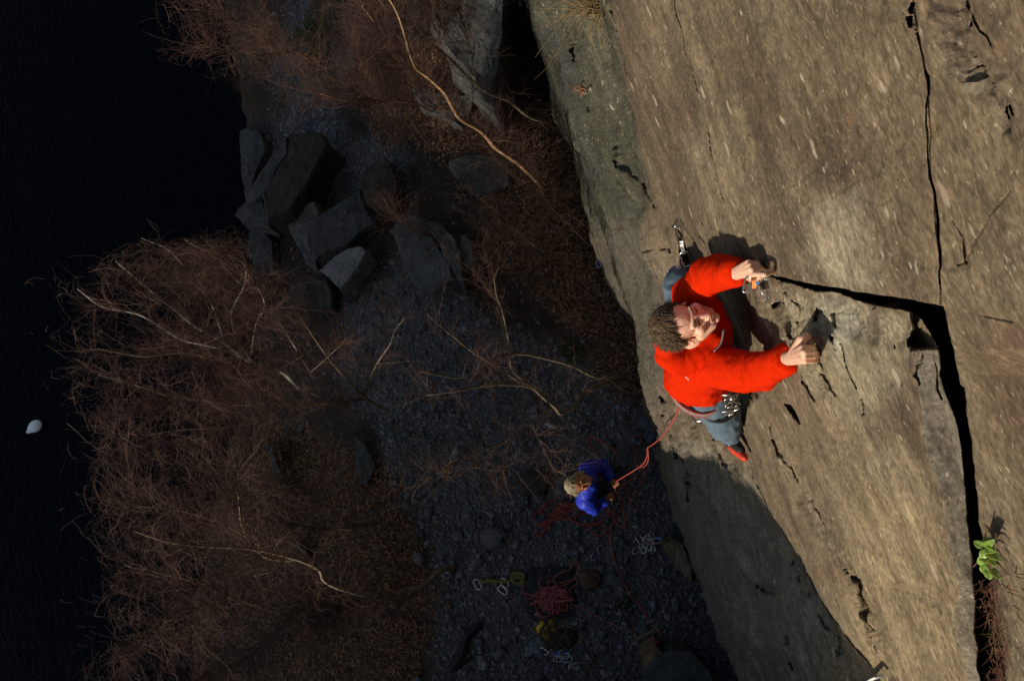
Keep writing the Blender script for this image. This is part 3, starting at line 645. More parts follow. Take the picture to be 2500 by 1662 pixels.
boulder('boulder', Q2([(1870, 300), (2000, 240), (2140, 230), (2330, 290), (2345, 480), (2150, 558), (2040, 545), (1930, 450)]), .3, 'grey slab under the long bare branch near the cliff foot', M_bould)
boulder('boulder', Q2([(700, 1230), (800, 1195), (930, 1200), (975, 1300), (985, 1430), (850, 1455), (700, 1460), (640, 1330)]), -.3, 'low brownish block half buried behind the birch twigs', M_bould_d)
boulder('boulder', Q2([(330, 800), (440, 810), (520, 900), (520, 1060), (400, 1090), (320, 1000)]), -.7, 'weedy grey rock at the water edge below the wedge', M_bould)
boulder('boulder', zz([(1560, 130), (1640, 200), (1710, 330), (1650, 440), (1605, 430), (1580, 280)], 200, 1000, 2.369), .05, 'tapering grey-green rock among brown undergrowth left of the gravel', M_bould, group='rocks in the undergrowth')
boulder('boulder', zz([(1065, 200), (1100, 210), (1140, 330), (1170, 400), (1130, 430), (1085, 330)], 200, 1000, 2.369), -.3, 'narrow grey rock beside the mossy patch', M_bould, group='rocks in the undergrowth')
boulder('boulder', zz([(1200, 790), (1260, 780), (1300, 820), (1280, 850), (1220, 860)], 200, 1000, 2.369), -.1, 'small rounded rock beside the golden lit branch', M_bould_d, group='rocks in the undergrowth')
boulder('boulder', [(1168, 1302), (1188, 1288), (1222, 1290), (1240, 1305), (1228, 1332), (1195, 1342), (1172, 1325)], .16, 'round stone alone on the gravel above the yellow sling', M_bould_p, group='stones on the gravel', inset=.3)
boulder('boulder', [(1255, 1175), (1285, 1150), (1330, 1150), (1345, 1180), (1320, 1210), (1270, 1205)], .12, 'dim rounded stone left of the belayer', M_bould_d, group='stones on the gravel', inset=.3)
boulder('boulder', [(1415, 1400), (1450, 1393), (1470, 1400), (1462, 1435), (1430, 1440)], .1, 'reddish brown flat stone right of the coiled rope', rock_mat('rusty_stone', (.10, .055, .045), spots=False, speck=.1), group='stones on the gravel', inset=.2)
boulder('boulder', [(1622, 1330), (1640, 1318), (1662, 1330), (1685, 1380), (1690, 1420), (1650, 1390)], .35, 'lichen-yellow block at the cliff foot beside the carabiner bunch', rock_mat('lichened_block', (.13, .125, .07), spots=False), group='blocks at the cliff foot')
boulder('boulder', [(1600, 1600), (1640, 1580), (1690, 1590), (1740, 1640), (1760, 1700), (1600, 1700), (1570, 1640)], .45, 'grey block at the cliff foot in the bottom corner of the shade', M_bould, group='blocks at the cliff foot')
boulder('boulder', [(1565, 1590), (1600, 1570), (1625, 1600), (1610, 1650), (1570, 1640)], .4, 'tan-faced block beside the leaning sapling', rock_mat('tan_block', (.17, .12, .07), spots=False), group='blocks at the cliff foot')
boulder('boulder', zz([(1730, -150), (2220, -150), (2190, 0), (2160, 280), (2150, 400), (2095, 578), (2020, 560), (1900, 420), (1790, 290), (1715, 180)], 400, 0, 2.613), 1.35, 'tall grey rock buttress standing off the cliff foot behind branches', M_bould, (.12, .1), group=None, cat='rock buttress', rgh=.04, sub=4)
boulder('boulder', zz([(1580, 560), (1990, 600), (1960, 760), (1900, 820), (1780, 740), (1640, 700)], 400, 0, 2.613), .35, 'low grey rock in brown litter under the lit branch', M_bould, group=None, rgh=.03)
boulder('boulder', zz([(1100, 330), (1200, 300), (1230, 420), (1150, 540), (1090, 470)], 400, 0, 2.613), .2, 'small dark rock among the reddish twigs above the gravel track', M_bould, group=None)

# ------------------------------------------------------------------ trees
def limb3(pts):                                  # (px, py, z) -> world
    return [PZ(a, b_, z) for a, b_, z in pts]
def spawn(par, n, L0, L1, spread, bias, K=5, t0=.15, fol=.7, bend=.25):
    M = len(par); kk = par.shape[1]; i = RG.randint(0, M, n); t = RG.uniform(t0, 1, n)*(kk-1.001); a = t.astype(int); f = (t-a)[:, None]
    base = par[i, a]*(1-f)+par[i, a+1]*f; d = par[i, a+1]-par[i, a]; d /= np.linalg.norm(d, axis=1, keepdims=True)+1e-9
    d = d*fol+RG.normal(0, spread, (n, 3))+np.array(bias); d /= np.linalg.norm(d, axis=1, keepdims=True)
    L = RG.uniform(L0, L1, n)[:, None, None]; s = np.linspace(0, 1, K)[None, :, None]
    wv = np.cumsum(RG.normal(0, .075, (n, K, 3)), 1)*s; bd = RG.normal(0, bend, (n, 1, 3))
    return base[:, None]+L*(d[:, None]*s+bd*s*s+wv)
def tree(name, label, group, stems, bark, n1=60, n2=600, n3=4200, bias=(-.25, -.05, .35), tw=M_twig, L=(.5, 1.3), L2=(.2, .6), L3=(.08, .3), r0=.0028, cat='bare tree', stuff=True):
    root = empty(name, label, cat, group); allp = []
    for k, (pts, ra, rb) in enumerate(stems):
        P = limb3(pts); P = [p+(RG.normal(0, .018, 3) if 0 < i < len(P)-1 else 0) for i, p in enumerate(P)]; nk_ = len(P)*3; tube('trunk' if k == 0 else 'limb', P, np.linspace(ra*.66, rb*.8, nk_)*RG.uniform(.8, 1.25, nk_), bark, root, 6, 7)
        Q = smoothpath(P, 6); idx_ = np.linspace(0, len(Q)-1, 13); i0 = idx_.astype(int); i1 = np.minimum(i0+1, len(Q)-1); f = (idx_-i0)[:, None]
        allp.append(Q[i0]*(1-f)+Q[i1]*f)
    par = np.array(allp); n1 = int(n1*1.5); n2 = int(n2*.7); n3 = int(n3*.65); r0 = r0*.56; L = (L[0]*.34, L[1]*.42); L2 = (L2[0]*.6, L2[1]*.62); L3 = (L3[0]*.8, L3[1]*.8)
    bias = (bias[0]*.15, bias[1], bias[2]*.5)
    A = spawn(par, n1, L[0], L[1], .45, bias, 6); B = spawn(A, n2, L2[0], L2[1], .42, bias, 5); D3 = spawn(np.concatenate([B]), n3, L3[0], L3[1], .4, bias, 4)
    def keep(arr):
        px_, py_ = proj(arr[:, -1]); xm = np.interp(py_, [-200, 0, 120, 200, 260, 300, 545, 585, 640, 720, 900, 1000, 1150, 1250, 1400, 1700], [400, 420, 430, 520, 600, 700, 700, 430, 220, 150, 170, 200, 235, 215, 240, 240])
        q_ = px_-xm+45*vn(py_*.02, px_*.02, 0, 5); return arr[(q_ > 0) | ((q_ > -90) & (RG.rand(len(q_)) < .12))]
    A, B, D3 = keep(A), keep(B), keep(D3)
    acc = []
    for arr, ra, rb in ((A, r0*2.6, r0*1.0), (B, r0*1.2, r0*.6), (D3, r0*.62, r0*.42)):
        rad = np.linspace(ra, rb, arr.shape[1])[None]*RG.uniform(.7, 1.2, (len(arr), 1)); acc.append(tubes(arr, rad, 3))
    o = 0; Vs = []; Fs = []
    for v, f in acc: Vs.append(v); Fs.append(f+o); o += len(v)
    cr = mk('crown', np.concatenate(Vs), np.concatenate(Fs), tw, root); cr['kind'] = 'stuff'
    return root
q3 = lambda p, z: [(100+a/2.851, 550+b_/2.851, h) for (a, b_), h in zip(p, z)]
q4 = lambda p, z: [(700+a/2.613, 700+b_/2.613, h) for (a, b_), h in zip(p, z)]
q5 = lambda p, z: [(200+a/2.369, 1000+b_/2.369, h) for (a, b_), h in zip(p, z)]
q1 = lambda p, z: [(400+a/2.613, b_/2.613, h) for (a, b_), h in zip(p, z)]
tree('birch_tree', 'crooked birch arching from the cliff foot over the gravel, pale bark lit near its fork', 'bare birches below the cliff', [
    (q4([(2250, 640), (2150, 595), (2060, 590), (1920, 660), (1840, 750), (1760, 805), (1700, 770), (1620, 690), (1550, 625), (1380, 615), (1240, 640), (1100, 665), (900, 690)], [.05, .3, .5, .9, 1.1, 1.3, 1.5, 1.7, 1.9, 2.2, 2.4, 2.6, 2.8]), .055, .008),
    (q4([(2060, 590), (1950, 570), (1800, 510), (1640, 460), (1490, 425), (1260, 520), (1100, 575), (860, 540)], [.5, .7, 1., 1.3, 1.6, 1.9, 2.1, 2.4]), .03, .006),
    (q4([(1550, 625), (1450, 520), (1400, 380), (1380, 180), (1350, 50), (1320, -60)], [1.9, 2.1, 2.3, 2.6, 2.8, 3.0]), .018, .005),
    (q4([(1550, 625), (1500, 590), (1340, 500), (1150, 420), (1000, 270), (900, 180)], [1.9, 2.1, 2.3, 2.5, 2.7, 2.9]), .016, .004),
    (q4([(1700, 770), (1580, 840), (1440, 955), (1250, 1045), (950, 1165), (800, 1280)], [1.5, 1.7, 1.9, 2.2, 2.5, 2.7]), .022, .005),
    (q4([(1440, 955), (1400, 1080), (1360, 1150), (1160, 1135), (960, 1190)], [1.9, 2.0, 2.1, 2.3, 2.5]), .012, .004),
    (q4([(1560, 860), (1620, 980), (1700, 1150), (1780, 1200)], [1.75, 1.9, 2.1, 2.3]), .010, .004)], M_barkt, 90, 420, 2000, (-.15, .1, .25), L=(.4, 1.0))
tree('birch_tree', 'large white-stemmed birch leaning out over the water, reddish crown', 'bare birches below the cliff', [
    (q3([(1960, 1190), (1870, 1130), (1800, 1100), (1700, 1040), (1600, 990), (1450, 945), (1280, 820), (1100, 700), (800, 480), (520, 250)], [.8, 1.1, 1.3, 1.6, 1.8, 2.2, 2.6, 3.0, 3.5, 4.0]), .05, .006),
    (q3([(1450, 945), (1300, 880), (1150, 830), (950, 770), (700, 640), (450, 560), (250, 440)], [2.2, 2.5, 2.8, 3.1, 3.5, 3.8, 4.1]), .03, .005),
    (q3([(1470, 950), (1370, 820), (1320, 620), (1440, 430), (1400, 300), (1300, 200)], [2.2, 2.4, 2.7, 3.0, 3.2, 3.4]), .018, .004),
    (q3([(1460, 930), (1500, 700), (1560, 560), (1500, 420)], [2.2, 2.5, 2.8, 3.1]), .012, .004),
    (q3([(1950, 1170), (1850, 1000), (1750, 800), (1550, 540), (1400, 430), (1200, 250), (1000, 100)], [.8, 1.2, 1.6, 2.2, 2.6, 3.0, 3.3]), .022, .004),
    (q3([(1280, 820), (1180, 560), (1100, 380), (900, 200), (700, 90)], [2.6, 2.9, 3.2, 3.5, 3.8]), .014, .004)], M_barkw, 170, 1700, 9500, (-.4, -.02, .2), L=(.6, 1.5))
tree('birch_tree', 'double-stemmed birch with golden lit forks below the white-stemmed one', 'bare birches below the cliff', [
    (q3([(1980, 1260), (1830, 1230), (1750, 1215), (1600, 1150), (1450, 1110), (1330, 970), (1200, 920), (1000, 880), (700, 900), (400, 860)], [.7, .9, 1.1, 1.5, 1.9, 2.3, 2.6, 2.9, 3.3, 3.7]), .04, .005),
    (q3([(1980, 1260), (1820, 1240), (1400, 1240), (1200, 1220), (900, 1180), (600, 1080), (400, 1040)], [.7, .9, 1.6, 2.0, 2.5, 3.0, 3.3]), .025, .004),
    (q3([(1980, 1260), (1650, 1375), (1480, 1375), (1300, 1400), (1000, 1420), (700, 1480), (480, 1440)], [.6, .9, 1.3, 1.6, 2.1, 2.6, 3.0]), .022, .004),
    (q3([(1600, 1160), (1500, 1000), (1350, 960)], [1.5, 1.9, 2.2]), .012, .004)], M_bark, 150, 1500, 8500, (-.4, -.1, .2), L=(.5, 1.4))
tree('birch_tree', 'slim birch between the heart-shaped slabs and the gravel', 'bare birches below the cliff', [
    (q3([(2420, 1290), (2330, 1255), (2200, 1150), (2000, 920), (1830, 690), (1650, 480), (1500, 350), (1400, 200)], [.1, .5, .9, 1.4, 1.9, 2.4, 2.8, 3.1]), .03, .005),
    (q3([(2420, 1290), (2250, 1210), (2100, 1215), (1900, 1250), (1780, 1280)], [.1, .6, 1., 1.4, 1.6]), .03, .008),
    (q4([(500, 700), (520, 590), (600, 480), (650, 360), (690, 270), (760, 190)], [.6, 1.0, 1.4, 1.8, 2.1, 2.4]), .02, .004),
    (q3([(1880, 1020), (2000, 920), (2130, 790)], [1.3, 1.6, 1.9]), .01, .004)], M_bark, 70, 420, 2000, (-.15, .1, .3), L=(.3, .9))
tree('birch_tree', 'gnarled birch with banded golden trunk leaning across the undergrowth', 'bare birches below the cliff', [
    (q5([(2150, 915), (2080, 925), (1950, 1010), (1860, 1050), (1790, 1092), (1630, 1080), (1430, 1005), (1350, 930), (1230, 870), (1080, 820), (900, 800), (750, 790), (500, 760), (300, 700)], [0., .3, .7, .9, 1.1, 1.5, 1.9, 2.1, 2.4, 2.7, 3.0, 3.2, 3.5, 3.8]), .055, .006),
    (q5([(1230, 870), (1050, 830), (950, 700), (900, 500), (905, 380)], [2.4, 2.7, 3.0, 3.3, 3.5]), .02, .004),
    (q5([(1080, 820), (900, 700), (700, 600), (450, 560), (250, 560)], [2.7, 3.0, 3.3, 3.6, 3.8]), .016, .004),
    (q5([(1790, 1092), (1560, 1120), (1440, 1160)], [1.0, 1.1, 1.2]), .014, .006)], M_bark, 150, 1300, 7500, (-.4, .0, .25), L=(.5, 1.3))
tree('birch_tree', 'low birch with a short bright hooked limb near the bottom of the bank', 'bare birches below the cliff', [
    (q5([(1560, 1130), (1430, 1190), (1310, 1195), (1300, 1150), (1150, 1118), (980, 1105), (880, 1070), (700, 1000), (500, 960), (250, 900)], [.2, .6, 1.0, 1.2, 1.5, 1.8, 2.0, 2.4, 2.8, 3.2]), .03, .005),
    (q5([(1400, 1190), (1100, 1330), (900, 1450), (700, 1560), (500, 1620)], [.6, 1.1, 1.5, 1.9, 2.2]), .022, .005),
    (q5([(880, 1070), (650, 1150), (450, 1250), (250, 1330)], [2.0, 2.4, 2.8, 3.1]), .014, .004)], M_bark, 150, 1300, 7000, (-.35, -.15, .25), L=(.5, 1.3))
tree('birch_tree', 'dark leaning pole-like birch above the golden lit trunk, over mossy ground', 'bare birches below the cliff', [
    (q5([(1700, 640), (1630, 655), (1480, 685), (1300, 675), (1100, 630), (900, 640), (600, 620), (300, 560)], [-.1, .1, .5, .9, 1.4, 1.9, 2.4, 2.8]), .028, .005),
    (q5([(1300, 675), (1350, 500), (1150, 420)], [.9, 1.2, 1.5]), .01, .004)], M_barkd, 60, 420, 2600, (-.35, 0, .25), L=(.4, 1.1))
tree('birch_tree', 'birch whose orange-lit limb slants up from the cliff foot to the top of the frame', 'bare birches below the cliff', [
    (q1([(2420, 1200), (2330, 1105), (2240, 1040), (2130, 950), (2030, 860), (1880, 720), (1780, 600), (1700, 510), (1600, 380), (1480, 130), (1400, -60)], [.5, .9, 1.3, 1.6, 1.9, 2.3, 2.6, 2.8, 3.0, 3.4, 3.6]), .044, .008),
    (q1([(1880, 720), (1740, 690), (1500, 640), (1200, 660), (1000, 600)], [1.9, 2.1, 2.4, 2.8, 3.0]), .014, .004),
    (q1([(1700, 500), (1540, 380), (1380, 200), (1250, 30)], [2.4, 2.6, 2.9, 3.2]), .012, .004)], M_bark_lit, 130, 1000, 4800, (-.12, .35, .2), L=(.4, 1.2))
tree('birch_tree', 'birch with a white-highlighted stem crossing in front of the tall rock buttress', 'bare birches below the cliff', [
    (q1([(2450, 780), (2330, 720), (2200, 640), (2050, 590), (1930, 490), (1830, 380), (1720, 300), (1600, 220), (1500, 120), (1430, 60), (1350, -60)], [.5, .9, 1.2, 1.5, 1.8, 2.1, 2.4, 2.6, 2.9, 3.1, 3.3]), .032, .006),
    (q1([(1990, 530), (1960, 320), (1930, 180), (1860, 60), (1850, -60)], [1.7, 2.0, 2.3, 2.6, 2.8]), .016, .004),
    (q1([(1720, 300), (1780, 240), (1740, 120), (1700, -20)], [2.4, 2.6, 2.8, 3.0]), .012, .004)], M_bark, 110, 800, 3800, (-.12, .35, .2), L=(.4, 1.1))
tree('birch_tree', 'dim red-barked birch hanging over the lake above the gravel track', 'bare birches below the cliff', [
    (q1([(1180, 540), (1090, 470), (1000, 400), (930, 370), (800, 290), (600, 200), (400, 120), (200, 60)], [-.2, .1, .4, .8, 1.2, 1.8, 2.3, 2.7]), .022, .004),
    (q1([(930, 370), (820, 340), (600, 340), (400, 320), (200, 300)], [.8, 1.1, 1.7, 2.2, 2.5]), .012, .004)], M_barkd, 90, 700, 3600, (-.35, .15, .2), L=(.4, 1.2))
tree('shrub', 'tangle of reddish shrub stems against the cliff foot beside brown bracken', 'shrubs below the cliff', [
    ([(1440, 600, .2), (1380, 540, .6), (1330, 480, 1.0), (1300, 400, 1.3)], .010, .004), ([(1400, 640, .2), (1300, 600, .5), (1220, 520, .8), (1150, 470, 1.1)], .010, .004),
    ([(1380, 520, .2), (1250, 440, .6), (1180, 360, 1.0)], .010, .004), ([(1300, 700, .1), (1230, 640, .5), (1180, 560, .8)], .010, .004), ([(1100, 600, .1), (1020, 560, .5), (960, 520, .8)], .008, .003)],
    M_barkd, 160, 900, 3600, (0, .1, .25), L=(.3, .8), cat='shrub')
tree('shrub', 'reddish scrub filling the slope right of the gravel track', 'shrubs below the cliff', [
    ([(1060, 260, .1), (1000, 180, .5), (960, 90, .9), (930, 0, 1.2)], .010, .004), ([(950, 260, .0), (900, 180, .4), (870, 90, .7)], .010, .004), ([(1120, 330, .2), (1060, 250, .6), (1040, 150, 1.)], .010, .004), ([(1000, 330, .1), (940, 260, .4), (860, 200, .7)], .008, .003)],
    M_barkd, 160, 900, 3600, (-.05, .15, .25), L=(.3, .8), cat='shrub')
tree('shrub', 'straw-coloured scrub on the rocks overhanging the lake edge', 'shrubs below the cliff', [
    ([(660, 240, -.5), (630, 180, -.2), (600, 120, .1)], .006, .003), ([(640, 300, -.5), (610, 250, -.3), (585, 200, 0)], .006, .003), ([(670, 130, -.5), (640, 60, -.2), (610, 0, .1)], .006, .003)],
    M_twigd, 60, 260, 700, (-.3, 0, .2), tw=M_twigd, L=(.2, .5), cat='shrub')
tree('sapling', 'pale grey leafless sapling beside the cliff foot at the bottom of the frame', None, [
    (zz([(1920, 1300), (1920, 1210), (1900, 1050), (1940, 880), (2080, 780), (2180, 740)], 1050, 1340, 3.932) and [(1050+a/3.932, 1340+b_/3.932, h) for (a, b_), h in zip([(1940, 1290), (1925, 1210), (1900, 1050), (1940, 880), (2080, 780), (2180, 740)], [0, .2, .5, .8, 1.1, 1.3])], .014, .006),
    ([(1050+a/3.932, 1340+b_/3.932, h) for (a, b_), h in zip([(1900, 1050), (1860, 1110), (1650, 1140), (1480, 1060), (1230, 890), (1190, 800)], [.5, .6, .9, 1.1, 1.4, 1.5])], .008, .003)],
    M_bark, 26, 90, 260, (.1, .15, .25), tw=M_twigd, L=(.2, .6), L2=(.1, .3), L3=(.05, .15), r0=.003, cat='sapling')
q7 = lambda p, z: [(1050+a/3.932, 1340+b_/3.932, h) for (a, b_), h in zip(p, z)]
tree('sapling', 'bent brown sapling arching beside the yellow rucksack', None, [
    (q7([(1680, 1300), (1600, 1170), (1560, 1050), (1500, 940), (1470, 850), (1440, 780), (1380, 755), (1310, 765)], [0, .2, .4, .6, .8, .95, 1.05, 1.1]), .018, .009)], M_barkd, 8, 24, 60, (.1, .1, .2), tw=M_twigd, L=(.15, .4), L2=(.1, .2), L3=(.05, .1), cat='sapling')

# ================================================================== soft bodies (people, cloth)
def _ico(sub=2):
    bm = bmesh.new(); bmesh.ops.create_icosphere(bm, subdivisions=sub, radius=1); V = np.array([v.co[:] for v in bm.verts]); Fc = [[v.index for v in f.verts] for f in bm.faces]; bm.free(); return V, Fc
ICO = _ico(3)
def cap(p0, r0, p1, r1, flat=None): return ('c', p0, r0, p1, r1, flat)
def ell(c, A, r): return ('e', c, A, r)
I3 = np.eye(3)
def blob(name, prims, vox, mat, parent=None, it=4, noise=None, fac=.5):
    acc = Acc()
    for p in prims:
        if p[0] == 'e':
            acc.add((ICO[0]*np.array(p[3]))@np.array(p[2])+np.array(p[1]), ICO[1])     # rows of A are the axes
        else:
            _, p0, r0, p1, r1, flat = p; p0 = np.array(p0, float); p1 = np.array(p1, float)
            if flat != 'both' and flat != 0: acc.add(ICO[0]*r0+p0, ICO[1])
            if flat is None: acc.add(ICO[0]*r1+p1, ICO[1])
            V, Fc = tubes(np.array([[p0, p0*.5+p1*.5, p1]]), np.array([[r0, (r0+r1)/2, r1]]), 20)
            acc.add(V, list(map(list, Fc))+[list(range(20)), list(range(len(V)-20, len(V)))[::-1]])
    me = bpy.data.meshes.new('tmp'); me.from_pydata([tuple(v) for v in np.concatenate(acc.V)], [], acc.F)
    bm = bmesh.new(); bm.from_mesh(me); bmesh.ops.recalc_face_normals(bm, faces=bm.faces[:]); bm.to_mesh(me); bm.free()
    o = bpy.data.objects.new('tmp', me); C.objects.link(o)
    r = o.modifiers.new('r', 'REMESH'); r.mode = 'VOXEL'; r.voxel_size = vox
    if it: sm = o.modifiers.new('s', 'SMOOTH'); sm.factor = fac; sm.iterations = it
    dg = bpy.context.evaluated_depsgraph_get(); me2 = bpy.data.meshes.new_from_object(o.evaluated_get(dg))
    bpy.data.objects.remove(o); bpy.data.meshes.remove(me)
    if noise:
        n = len(me2.vertices); X = np.zeros(n*3, np.float32); me2.vertices.foreach_get('co', X); X = X.reshape(-1, 3).astype(float)
        Nn = np.zeros(n*3, np.float32); me2.vertices.foreach_get('normal', Nn); Nn = Nn.reshape(-1, 3)
        X = X+Nn*noise(X)[:, None]; me2.vertices.foreach_set('co', X.astype(np.float32).ravel()); me2.update()
    me2.polygons.foreach_set('use_smooth', [True]*len(me2.polygons)); me2.name = name
    me2.materials.clear(); me2.materials.append(mat)
    o = bpy.data.objects.new(name, me2); C.objects.link(o)
    if parent: o.parent = parent
    return o
def folds(amp, fr, sd_=0):
    return lambda X: amp*(1-2*np.abs(fbm(X[:, 0]*fr, X[:, 1]*fr, X[:, 2]*fr*.6, 3, 600+sd_)))+amp*.4*fbm(X[:, 0]*fr*3, X[:, 1]*fr*3, X[:, 2]*fr*3, 2, 620+sd_)
camv = lambda a, b_, c: R@np.array([a, b_, c], float)      # a direction given as right, up, towards the viewer of the photo
def nrm(v): v = np.array(v, float); return v/np.linalg.norm(v)
def head_parts(c, Rt, Fw, Up, k=1.):
    """skull, face, ears and neck as primitives; c centre between the ears"""
    L = lambda x, y, z: np.array(c)+k*(x*Rt+y*Fw+z*Up)
    A = np.array([Rt, Fw, Up]); P = []
    e = lambda x, y, z, *r: P.append(ell(L(x, y, z), A, [q*k for q in r]))
    s = lambda p, r0, q, r1: P.append(cap(L(*p), r0*k, L(*q), r1*k))
    e(0, -.012, .030, .074, .094, .086); e(0, .028, -.030, .060, .064, .078); e(0, .045, -.070, .048, .046, .040)
    e(0, .076, -.098, .021, .019, .018)
    s((-.036, .076, .027), .011, (.036, .076, .027), .011); s((0, .082, .02), .009, (0, .110, -.026), .0115)
    for g in (-1, 1):
        e(g*.010, .100, -.031, .009, .010, .008); e(g*.042, .060, -.022, .024, .022, .020); e(g*.029, .072, .006, .013, .011, .009)
        s((g*.055, .02, -.06), .022, (g*.025, .062, -.09), .018)
        e(g*.074, -.004, -.008, .006, .018, .030)
        arc = [(g*.080, .010+0*t, 0) for t in (0,)]; pr_ = None
        for t in np.linspace(-2.3, 1.9, 8):
            q_ = (g*.083, -.006+.019*math.cos(t)*-1*.9, -.006+.031*math.sin(t))
            if pr_: s(pr_, .0042, q_, .0042)
            pr_ = q_
    s((-.020, .090, -.058), .0058, (.020, .090, -.058), .0058); s((-.017, .088, -.070), .0065, (.017, .088, -.070), .0065)
    return P, L, A
def face_lines(L, k, parent, brow, squint=True):
    for g in (-1, 1):
        tube('eyebrow', [L(g*.012, .090, .026), L(g*.030, .088, .033), L(g*.050, .072, .026)], np.array([.0032, .004, .002])*k, brow, parent, 4, 5)
        tube('eye', [L(g*.014, .0845, .0045), L(g*.030, .0845, .002), L(g*.045, .0745, .004)], np.array([.0012, .0026, .0012])*k, M_dark, parent, 4, 5)
    tube('mouth', [L(-.024, .086, -.0655), L(-.008, .0965, -.0635), L(.008, .0965, -.0635), L(.024, .086, -.0655)], np.array([.001, .0026, .0026, .001])*k, M_lip, parent, 4, 5)
def hair_part(L, A, k, mat, parent, n=420, long=0.0, seed=3):
    P = [ell(L(0, -.026, .046), A, np.array([.080, .090, .080])*k), ell(L(0, -.055, .005), A, np.array([.074, .060, .075])*k), ell(L(0, .012, .080), A, np.array([.052, .036, .026])*k),
         ell(L(.072, -.012, .02), A, np.array([.012, .028, .035])*k), ell(L(-.072, -.012, .02), A, np.array([.012, .028, .035])*k)]
    if long: P += [ell(L(0, -.06, -.06), A, np.array([.085, .055, .09])*k), ell(L(.07, -.03, -.05), A, np.array([.025, .04, .09])*k), ell(L(-.07, -.03, -.05), A, np.array([.025, .04, .09])*k)]
    h = blob('hair', P, .005*k, mat, parent, 3, lambda X: .006*k*fbm(X[:, 0]*45, X[:, 1]*45, X[:, 2]*45, 3, 640+seed))
    rg = np.random.RandomState(seed); d = rg.normal(0, 1, (n*2, 3)); d /= np.linalg.norm(d, axis=1, keepdims=True); d = d[((d[:, 1] < .40) | ((d[:, 2] > .70) & (d[:, 1] < .60))) & (d[:, 2] > -.5-long*2)]; n = min(n, len(d)); d = d[:n]
    c0 = np.array([0, -.022, .042]); ax = np.array([.080, .092, .083]); root = c0+d*ax*1.0
    comb = np.cross(d, np.array([.2, .1, 1.])); comb = comb*.35+rg.normal(0, .22, (len(d), 3))+np.stack([.3*np.ones(len(d)), .9*(d[:, 2] > .2)-.5, -.5*np.ones(len(d))], 1)
    t = np.linspace(0, 1, 4)[None, :, None]; ln = rg.uniform(.022, .042, (len(d), 1, 1))*(1+long*2)
    P_ = root[:, None]+ln*(d[:, None]*.22*(t-.75*t*t)+(comb/np.linalg.norm(comb, axis=1, keepdims=True))[:, None]*t)+rg.normal(0, .002, (len(d), 4, 3))*t
    W_ = np.array(L(0, 0, 0))+k*(P_@A)
    V, Fc = tubes(W_, np.linspace(.0026, .0008, 4)[None]*k*np.ones((len(d), 1)), 3)
    mk('hair_strand', V, Fc, mat, h, True)['kind'] = 'stuff'
    return h

# ------------------------------------------------------------------ the climber
climber = empty('person', 'climber in a bright red fleece reaching up the slate face, squinting upwards', 'person')
U_ = camv(-math.cos(.56), -.02, math.sin(.56)); U_ = nrm(U_); Fw = nrm(camv(math.sin(.56), .26, math.cos(.56))); Fw = nrm(Fw-Fw@U_*U_); Rt = nrm(np.cross(Fw, U_))
hc = PH(1668, 789, 2.87)
hp, HL, HA = head_parts(hc, Rt, Fw, U_, .92)
neck = PH(1695, 838, 3.04)+np.array([-.01, 0, 0]); Ls = PH(1694, 722, 3.02); Le = PH(1738, 667, 2.77); Lw = PH(1798, 666, 2.50)
Rs = PH(1744, 893, 3.04); Re = PH(1848, 910, 2.80); Rw = PH(1921, 876, 2.51)
ctop = (Ls+Rs)/2
def finger(ps, rs): return [cap(ps[i], rs[i]*.62, ps[i+1], rs[i+1]*.62) for i in range(len(ps)-1)]
px3 = lambda l, o: [PX(a, b_, -x) for (a, b_), x in zip(l, o)]
Zh = lambda p: zz(p, 1780, 600, 9.8)
lh = []                                          # left hand: back of the hand to the camera, index finger long on the crack edge
kn = px3(Zh([(460, 385), (500, 460), (530, 560), (590, 680)]), [.088, .090, .092, .090])
wr = PH(1798, 666, 2.50)
for q, r_ in zip(kn, (.0115, .0125, .013, .0125)): lh.append(cap(wr+(q-wr)*.12, .019, q, r_*.66))
lh += finger([kn[0]]+px3(Zh([(640, 400), (740, 440)]), [.065, .03]), [.0105, .009, .008])
lh += finger([kn[1]]+px3(Zh([(700, 440), (790, 500)]), [.065, .03]), [.0115, .0095, .0085])
lh += finger([kn[2]]+px3(Zh([(740, 530), (850, 545)]), [.065, .03]), [.012, .010, .009])
lh += finger([kn[3]]+px3(Zh([(850, 690), (1000, 640), (1140, 600)]), [.075, .05, .02]), [.0145, .0125, .0115, .010])
lh += finger([wr*.6+kn[3]*.4]+px3(Zh([(540, 790), (660, 800), (800, 720)]), [.085, .07, .055]), [.020, .017, .013, .011])
Zr = Y2
rh = []; wr2 = PH(1921, 876, 2.51)
kn2 = px3(Zr([(1890, 130), (1900, 180), (1905, 235), (1915, 285)]), [.110, .115, .115, .105])
for q, r_ in zip(kn2, (.0125, .013, .0125, .0115)): rh.append(cap(wr2+(q-wr2)*.1, .019, q, r_*.66))
tips = Zr([(2040, 135), (2060, 190), (2068, 235), (2050, 285)]); mids = Zr([(1985, 130), (2000, 178), (2010, 228), (2000, 285)])
for a, m_, t_, r_ in zip(kn2, px3(mids, [.085, .085, .082, .078]), px3(tips, [.02, .02, .02, .02]), (.012, .0125, .012, .0105)):
    rh += finger([a, m_, t_], [r_, r_*.9, r_*.75])
rh += finger([wr2*.55+kn2[0]*.45]+px3(Zr([(1880, 40), (1930, 0), (1985, 20)]), [.085, .065, .03]), [.026, .022, .016, .012])
pel = PH(1712, 925, 3.50)+np.array([-.02, 0, 0]); Lh = PH(1690, 872, 3.50); Rh = PH(1742, 962, 3.50)
Rk = PH(1772, 1030, 3.82)+np.array([-.012, 0, 0]); Ra = PH(1783, 1074, 4.18); Rt_ = PX(1818, 1117, -.025)
